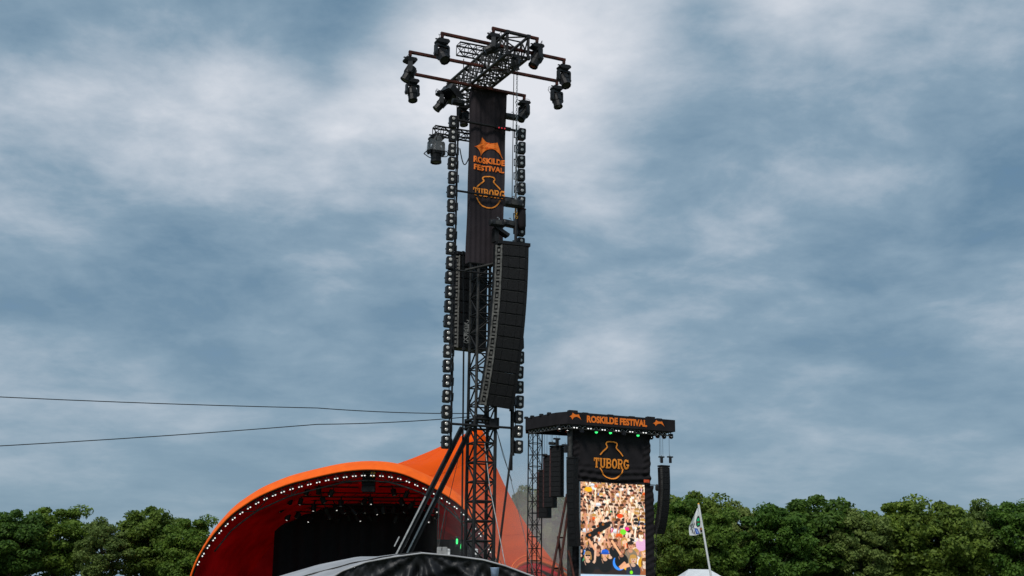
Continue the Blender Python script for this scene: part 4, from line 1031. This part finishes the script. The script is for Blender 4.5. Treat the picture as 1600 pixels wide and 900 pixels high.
hoist(at(863, 693, 96.5), 'flat hoist over the tallest stack left of the screen', .8); upright_hoist(at(870, 688, 96.2), 'upright hoist just above the tallest stack left of the screen', 1.1); upright_hoist(at(883.5, 698, 94.6), 'hoist over the long stack at the left cloth edge', 1.15); hoist(at(852, 711, 98), 'hoist over the middle one of the staggered stacks', .6)
cable([at(1032, 740, 98.6), at(1026, 830, 98.6), at(1024, 900, 98.6)], .02, 'thin dark cable from the right stack to the ground', steel)
bar_t = thing('camera_arm', 'small black device on an arm beside the screen edge', 'device', at(1016, 757.5, 95.6)); q = V(bar_t.location); strut('arm', q, q + V((.45, 0, -.02)), .03, steel, bar_t); b = MB(); b.lathe([(.05, .1), (.13, -.05), (.14, -.3), (.05, -.4)], 8, M4.Translation(q + V((.5, 0, -.05)))); b.build('housing', plastic, bar_t)
# lamps under the roof edge
def f_pl(b): b.cbox((0, 0, -.1), (.30, .24, .2), .05, 1); b.box((0, 0, .08), (.05, .05, .2))
ME_PH = mesh_of(f_pl, 'housing', plastic); ME_PL = mesh_of(lambda b: b.lathe([(.062, 0), (.055, -.03), (.02, -.04)], 10), 'lens', led_on); ME_PG = mesh_of(lambda b: b.lathe([(.10, .04), (.12, -.02), (.07, -.09), (.02, -.10)], 10), 'lens', led_green)
ME_PD = mesh_of(lambda b: b.lathe([(.17, .04), (.19, -.02), (.10, -.14), (.02, -.16)], 10), 'lens', lensg)
for k_, (px, py) in enumerate(((898, 667.5), (920, 669), (942, 671), (963.5, 672.3), (985, 674), (1006, 675.5))):
    p = sc(px, py - .5, .2); t = thing('roof_lamp', ('leftmost', 'second from the left', 'third from the left', 'third from the right', 'second from the right', 'rightmost')[k_] + ' small twin white lamp under the lettered roof edge', 'lamp', p, (0, 0, TS), 'white lamps under the screen roof')
    inst('housing', ME_PH, t, (0, 0, .12))
    for s in (-1, 1): inst('lens', ME_PL, t, (s * .11, -.13, -.06), (R(60), 0, 0))
for px, py, me_, lab in ((908.5, 673, ME_PD, 'dark lamp under the roof, leftmost above the cloth'), (931, 674, ME_PG, 'dim green lamp under the roof, left of the bright green one'), (953, 675, ME_PG, 'bright green lamp above the bottle mark'), (974, 677, ME_PD, 'dark lamp under the roof between two green lamps'), (996, 679, ME_PG, 'green lamp under the right part of the roof')):
    p = sc(px, py - 3, .1); t = thing('roof_spot', lab, 'lamp', p, (0, 0, TS), 'spot lamps under the screen roof'); inst('housing', ME_PH, t); inst('lens', me_, t, (0, -.08, -.2), (R(40), 0, 0))
for px, py, lab in ((887, 668, 'dark lamp under the chamfered roof corner'), (874, 666, 'second dark lamp left of the roof corner'), (1017, 679, 'dark lamp just right of the cloth edge'), (1027, 677, 'dark lamp under the roof end, nearer the cloth'), (1037, 678, 'round dark lamp under the roof end, in the middle'), (1048, 678, 'dark lamp under the far right roof end')):
    p = sc(px, py, .5); t = thing('roof_spot', lab, 'lamp', p, (0, 0, TS), 'spot lamps under the screen roof'); inst('housing', ME_PH, t); inst('lens', ME_PD, t, (0, -.05, -.24))

# ------------------------------------------------------------------ foreground tent
YF = 16.0
top_px = [(505, 912), (535, 893), (572, 879), (615, 871), (660, 865), (705, 869), (755, 875.5), (790, 885), (832, 901), (850, 908)]
topP = resample([at(x, y, YF) for x, y in top_px], 90)
ft = thing('black_tent', 'low tent with wrinkled black tarpaulin front and pale grey roof', 'tent', (topP[45].x, YF, 0))
def fold(i, z, zt):
    x = topP[i].x; d = zt - z; xc = at(660, 865, YF).x; xd = at(757, 875, YF).x
    a = 0
    for c_, k in ((xc, 1.0), (xd, .8)):
        an = math.atan2(x - c_, d + .04); a += k * .10 * min(1, d * 4) * (1 - 2 * abs(math.sin(an * 5.5 + .6 * math.sin(an * 5))) ** .7) * math.exp(-abs(x - c_) * .9)
    return a + .025 * math.sin(x * 13 + d * 5) * min(1, d * 6) + .015 * math.sin(x * 37 - d * 17) * min(1, d * 8) + .012 * math.sin(x * 61 + d * 41)
rows = []
for k in range(46):
    row = []
    for i, p in enumerate(topP):
        f = (k / 45) ** 1.4; z = p.z * (1 - f); row.append(V((p.x, p.y - fold(i, z, p.z) - .25 * f, z)))
    rows.append(row)
b = MB(); b.grid(rows); b.build('front_tarp', tarp_b, ft, True)
b = MB(); b.tube([p + V((0, -.02, .005)) for p in topP], .011, 6); b.build('top_hem', tarp_g, ft, True)
ridge = resample([at(430, 902, 19), at(496, 882.5, 19), at(560, 869.5, 19), at(590, 869.5, 19), at(615, 866, 19), at(660, 863, 18), at(705, 867.5, 17.4), at(755, 874.5, 17), at(832, 900.5, 16.6)], 60)
fr_ = resample(topP, 60)
lft = [at(430, 930, YF), at(470, 925, YF)]
fr2 = resample([at(420, 935, YF), at(470, 920, YF)] + [p for p in topP[4:]], 60)
b = MB(); b.grid([[a.lerp(c, f) + V((0, 0, .01 * math.sin(i * .8) * math.sin(3.1 * f))) for i, (a, c) in enumerate(zip(fr2, ridge))] for f in np.linspace(0, 1, 10)]); b.build('roof_sheet', tarp_g, ft, True)
b = MB(); b.tube([fr2[i].lerp(ridge[i], .52) + V((0, 0, .012)) for i in range(34)], .010, 5); b.build('roof_seam', steel_worn, ft, True)
b = MB(); b.grid([[p + V((0, f * 4, -p.z * f)) for p in ridge] for f in (0, .5, 1)]); b.build('rear_tarp', tarp_g, ft, True)
# cup in front of the tent edge, raised on a post of the barrier
cp = at(773, 893, 12.0)
bp_ = thing('barrier_post', 'slim steel barrier post under the pale blue cup', 'post', (cp.x, cp.y, 0))
strut('shaft', (cp.x, cp.y, 0), (cp.x, cp.y, cp.z - .075), .02, steel, bp_); b = MB(); b.cbox((cp.x, cp.y, cp.z - .072), (.1, .1, .01), .02, 2); b.build('cap', steel, bp_)
cu = thing('plastic_cup', 'pale blue plastic cup standing before the black tent front', 'cup', cp - ez * .066)
b = MB(); b.lathe([(.030, -.065), (.040, .03), (.043, .035), (.040, .035), (.037, .03), (.028, -.06)], 16, M4.Translation(cp)); b.build('wall', blue_cup, cu, True)
# white tent at the lower right
wt = thing('white_tent', 'white pavilion tent roof peeping in at the lower right by the flag', 'tent', (at(1085, 893, 60).x, 60, 0))
q = at(1088, 889.5, 60)
b = MB(); vs = [q + V((-.35, 0, 0)), q + V((.6, 0, 0.0)), q + V((1.2, -1.6, -.5)), q + V((-.85, -1.6, -.5)), q + V((-.85, 3, -.5)), q + V((1.2, 3, -.5))]
b.add(vs, [(0, 3, 2, 1), (0, 1, 5, 4), (0, 4, 3), (1, 2, 5)]); b.build('roof', white_m, wt)
b = MB(); zt = q.z - .5; b.grid([[V((x, y, z)) for x, y in ((q.x - .85, q.y - 1.6), (q.x + 1.2, q.y - 1.6), (q.x + 1.2, q.y + 3), (q.x - .85, q.y + 3), (q.x - .85, q.y - 1.6))] for z in (zt, 0)]); b.build('side_wall', white_m, wt)

# ------------------------------------------------------------------ flag
YFL = 55.0
fp1 = at(1091.5, 788, YFL); fp0 = at(1104, 860, YFL); d = fp0 - fp1; fp0 = fp1 + d * (fp1.z / -d.z)
fg = thing('flag_pole', 'leaning white pole that carries the patchwork flag', 'flagpole', fp0)
strut('shaft', fp0, fp1, .045, white_m, fg, 8); b = MB(); b.lathe([(.02, -.03), (.05, 0), (.02, .05)], 8, M4.Translation(fp1)); b.build('tip', yellow, fg)
fl_ = thing('flag', 'white patchwork flag with a green bottle and black letters', 'flag', fp1)
fa, fb, fc = at(1090.5, 793, YFL), at(1098, 832, YFL), at(1072.5, 831, YFL - .1); fd = at(1084, 845, YFL - .1)
def flagp(u, v, off=0):           # u from hoist to fly, v down the hoist
    h = fa.lerp(fb, v); o_ = fa.lerp(fc, min(1, v * 1.0)).lerp(fd, max(0, v - .80) * 2.0)
    p = h.lerp(o_, u); return p + V((0, -.09 * math.sin(u * 5 + v * 3) - off, -.05 * math.sin(u * math.pi)))
b = MB(); b.grid([[flagp(i / 20, j / 24) for i in range(21)] for j in range(25)]); b.build('cloth', white_m, fl_, True)
def fpatch(pts, col, name, k):
    m_ = mat('flag ' + name, col, .7, 0, .15, 12); P = pts; fs = [tuple(t) for t in poly_faces(P)]; vs, fs = subdiv(P, fs, 1)
    b = MB(); b.add([flagp(u, v, .012 + .004 * k) for u, v in vs], fs); b.build(name, m_, fl_)
fpatch([(.10, .36), (.22, .30), (.42, .32), (.52, .45), (.46, .66), (.34, .74), (.14, .73), (.06, .55)], (.02, .03, .02), 'bottle_outline', 0)
fpatch([(.16, .42), (.30, .38), (.42, .44), (.42, .51), (.14, .53)], (.01, .55, .20), 'bottle_green', 1); fpatch([(.14, .54), (.43, .52), (.43, .56), (.13, .59)], (.18, .02, .03), 'bottle_band', 1); fpatch([(.14, .60), (.42, .58), (.36, .68), (.18, .68)], (.02, .42, .16), 'bottle_green', 1)
fpatch([(.32, .80), (.56, .78), (.46, .97), (.20, .98)], (.02, .07, .35), 'blue_patch', 0); fpatch([(.36, .84), (.46, .82), (.36, .95), (.26, .96)], (.25, .40, .75), 'pale_patch', 1)
fpatch([(.02, .80), (.16, .79), (.14, .96), (.02, .97)], (.03, .02, .02), 'dark_patch', 0); fpatch([(.04, .82), (.12, .81), (.10, .88), (.04, .88)], (.75, .25, .05), 'red_patch', 1)
for u0_, v0 in ((.62, .62), (.78, .66), (.66, .74), (.82, .80), (.72, .88), (.58, .92), (.9, .72)):
    P, F_ = ribbons([([(u0_ - .05, v0 + .06), (u0_, v0 - .05), (u0_ + .05, v0 + .05)], .036)]); b = MB(); b.add([flagp(u, v, .012) for u, v in P], F_); b.build('letter_mark', plastic, fl_)

# ------------------------------------------------------------------ trees
def crown_mesh(name, seed, rx, rz, nclump, per, leaf, material):
    rng = np.random.RandomState(seed); C_ = []
    while len(C_) < nclump:
        p = rng.uniform(-1, 1, 3)
        r_ = np.linalg.norm(p)
        if r_ < 1 and r_ > .35 - .2 * rng.rand(): C_.append(p * (1 - .15 * rng.rand()))
    C_ = np.array(C_) * np.array([rx, rx, rz]); C_ *= rng.uniform(.80, 1.05, (nclump, 1)); cr_ = rng.uniform(.13, .27, nclump) * rx
    vs = []
    for c, r_ in zip(C_, cr_):
        d = rng.normal(size=(per, 3)); d /= np.linalg.norm(d, axis=1)[:, None]
        q = c + d * (r_ * rng.uniform(.35, 1.12, per) ** .6)[:, None] * np.array([1.15, 1.15, .72])
        nrm = d * .7 + rng.normal(size=(per, 3)) * .6 + np.array([0, 0, .4]); nrm /= np.linalg.norm(nrm, axis=1)[:, None]
        a = np.cross(nrm, rng.normal(size=(per, 3))); a /= np.linalg.norm(a, axis=1)[:, None]; b2 = np.cross(nrm, a)
        s = (leaf * rng.uniform(.6, 1.3, per))[:, None]
        vs.append(np.stack([q - a * s, q + b2 * s * .6, q + a * s, q - b2 * s * .6], 1).reshape(-1, 3))
    vs = np.concatenate(vs); n = len(vs) // 4
    me = bpy.data.meshes.new(name); me.vertices.add(len(vs)); me.vertices.foreach_set('co', vs.astype(np.float32).ravel())
    me.loops.add(n * 4); me.loops.foreach_set('vertex_index', np.arange(n * 4, dtype=np.int32)); me.polygons.add(n)
    me.polygons.foreach_set('loop_start', np.arange(0, n * 4, 4, dtype=np.int32)); me.polygons.foreach_set('loop_total', np.full(n, 4, dtype=np.int32))
    me.update(calc_edges=True); me.materials.append(material); return me
def trunk_mesh(h, r, seed):
    rng = random.Random(seed)
    def f(b):
        b.tube([(0, 0, 0), (.1, 0, h * .3), (-.05, .1, h * .6), (.05, 0, h * .92)], [r, r * .75, r * .5, r * .12], 8)
        for k in range(7):
            z = h * (.3 + .08 * k); a = k * 2.4 + rng.random(); L = h * .32 * (1 - .06 * k)
            b.tube([(0, 0, z), (L * .5 * math.cos(a), L * .5 * math.sin(a), z + L * .35), (L * math.cos(a), L * math.sin(a), z + L * .75)], [r * .42, r * .25, r * .06], 6)
    return mesh_of(f, 'trunk', bark, True)
CR = [crown_mesh('crown', 1, 4.7, 5.6, 95, 260, .21, leaf1), crown_mesh('crown', 2, 4.2, 6.2, 90, 260, .19, leaf2), crown_mesh('crown', 3, 5.0, 5.2, 100, 260, .22, leaf3)]
TK = [trunk_mesh(10, .32, 1), trunk_mesh(10.5, .28, 2), trunk_mesh(9.5, .35, 3)]
HC = [7.6, 7.8, 7.2]; TOP = [13.2, 13.8, 12.4]
def tree(px, ytop, Y, k, wscale, label, grp, rz):
    p = at(px, ytop, Y); H = p.z; s = H / TOP[k]
    t = thing('tree', label, 'tree', (p.x, Y, 0), (0, 0, rz), grp); t.scale = (s * wscale, s * wscale, s)
    inst('trunk', TK[k], t); inst('crown', CR[k], t, (0, 0, HC[k]))
tl_ = 0
for px, yt, Y, k, ws, lab in (
        (1042, 771, 168, 0, .95, 'dark green tree just right of the curved loudspeaker stack'),
        (1088, 760, 172, 2, 1.0, 'tallest dark green tree behind the patchwork flag'),
        (1016, 800, 160, 1, .8, 'small lighter tree close behind the right cloth edge'),
        (1064, 800, 158, 2, .9, 'lower dark tree between the flag and the curved stack'),
        (1112, 790, 160, 0, .95, 'green tree close right of the flag pole'),
        (1150, 768, 170, 1, 1.0, 'lighter green tree second right of the flag'), (1210, 778, 165, 0, 1.0, 'green tree third right of the flag'), (1272, 766, 172, 2, 1.1, 'dark tree fourth right of the flag'),
        (1340, 780, 168, 1, 1.0, 'light tree near the middle of the right tree row'), (1400, 770, 172, 0, 1.1, 'tall green tree in the right tree row, fourth from its end'), (1468, 776, 168, 2, 1.0, 'dark tree in the right tree row, third from its end'), (1530, 764, 172, 1, 1.05, 'light green tree next to the last in the right row'), (1592, 772, 168, 0, 1.0, 'green tree at the far right end of the row'),
        (813, 741, 176, 1, .78, 'grey green tree between the orange sail and the lattice tower'), (846, 748, 182, 1, .85, 'grey green tree behind the staggered loudspeaker stacks'), (880, 768, 178, 2, .8, 'dark hazy tree behind the left cloth edge'),
        (865, 805, 170, 1, .8, 'low pale tree under the staggered loudspeaker stacks'), (960, 790, 185, 0, 1.0, 'tree hidden behind the video screen'),
        (300, 800, 175, 0, 1.0, 'green tree just left of the orange stage'), (235, 785, 180, 2, 1.0, 'dark tree second left of the orange stage'), (165, 795, 175, 1, 1.0, 'light tree third left of the orange stage'), (95, 782, 180, 0, 1.1, 'green tree next to the far left edge'), (25, 790, 175, 2, 1.0, 'dark tree at the far left edge')):
    if lab.startswith('tree hidden'): continue
    tree(px, yt, Y, k, ws, lab, 'trees round the festival field', random.uniform(0, 6))
def hedge():
    rng = np.random.RandomState(9); me = crown_mesh('hedge', 9, 1, 1, 1, 10, .3, leaf3)
# ------------------------------------------------------------------ stage smoke drifting right of the sail
def smoke(px, py, Y, rx, ry, rz, dens, label):
    p = at(px, py, Y); b = MB()
    b.lathe([(max(.02, math.sin(R(a))), -math.cos(R(a))) for a in range(0, 181, 15)], 20); b.v = [V((v.x * rx, v.y * ry, v.z * rz)) for v in b.v]
    m = bpy.data.materials.new('stage smoke'); m.use_nodes = True; t = m.node_tree; t.nodes.clear()
    o = t.nodes.new('ShaderNodeOutputMaterial'); pv = t.nodes.new('ShaderNodeVolumePrincipled'); t.links.new(pv.outputs[0], o.inputs['Volume'])
    pv.inputs['Color'].default_value = (.96, .96, .95, 1); pv.inputs['Anisotropy'].default_value = .1
    tcx = t.nodes.new('ShaderNodeTexCoord'); mp = t.nodes.new('ShaderNodeMapping'); mp.inputs['Scale'].default_value = (1 / rx, 1 / ry, 1 / rz)
    t.links.new(tcx.outputs['Object'], mp.inputs[0]); gr = t.nodes.new('ShaderNodeTexGradient'); gr.gradient_type = 'SPHERICAL'; t.links.new(mp.outputs[0], gr.inputs[0])
    mu = t.nodes.new('ShaderNodeMath'); mu.operation = 'MULTIPLY'; t.links.new(gr.outputs['Fac'], mu.inputs[0]); mu.inputs[1].default_value = dens
    t.links.new(mu.outputs[0], pv.inputs['Density'])
    o_ = b.build('smoke', m, origin=(0, 0, 0)); o_.location = p; tag(o_, label, 'smoke', None, 'stuff')
smoke(855, 840, 148, 13, 24, 10, .020, 'pale stage smoke drifting in front of the trees beside the orange sail')

smoke(822, 842, 110, 9, 8, 9, .024, 'thin smoke veil hanging before the right foot of the orange sail')

def case(px, py, Y, d, m, label):
    p = at(px, py, Y); t = thing('flight_case', label, 'case', p, group='cases on the stage deck')
    b = MB(); b.cbox(p, d, .06, 1); b.build('shell', m, t)
    b = MB(); b.box(p + V((0, -d[1] / 2 - .01, d[2] * .2)), (d[0] * .94, .02, .05)); b.build('latch_rail', alu, t)
case(691, 862, YS - 6, (.9, .6, .8), mat('pale case board', (.3, .3, .3), .6, 0, .3, 3), 'pale grey case standing at the right edge of the stage')
case(700, 863, YS - 6, (.35, .4, .6), white_m, 'small white case right beside the pale grey one')
case(742, 862, YS - 7, (.5, .5, .5), white_m, 'small white case behind the mast foot')
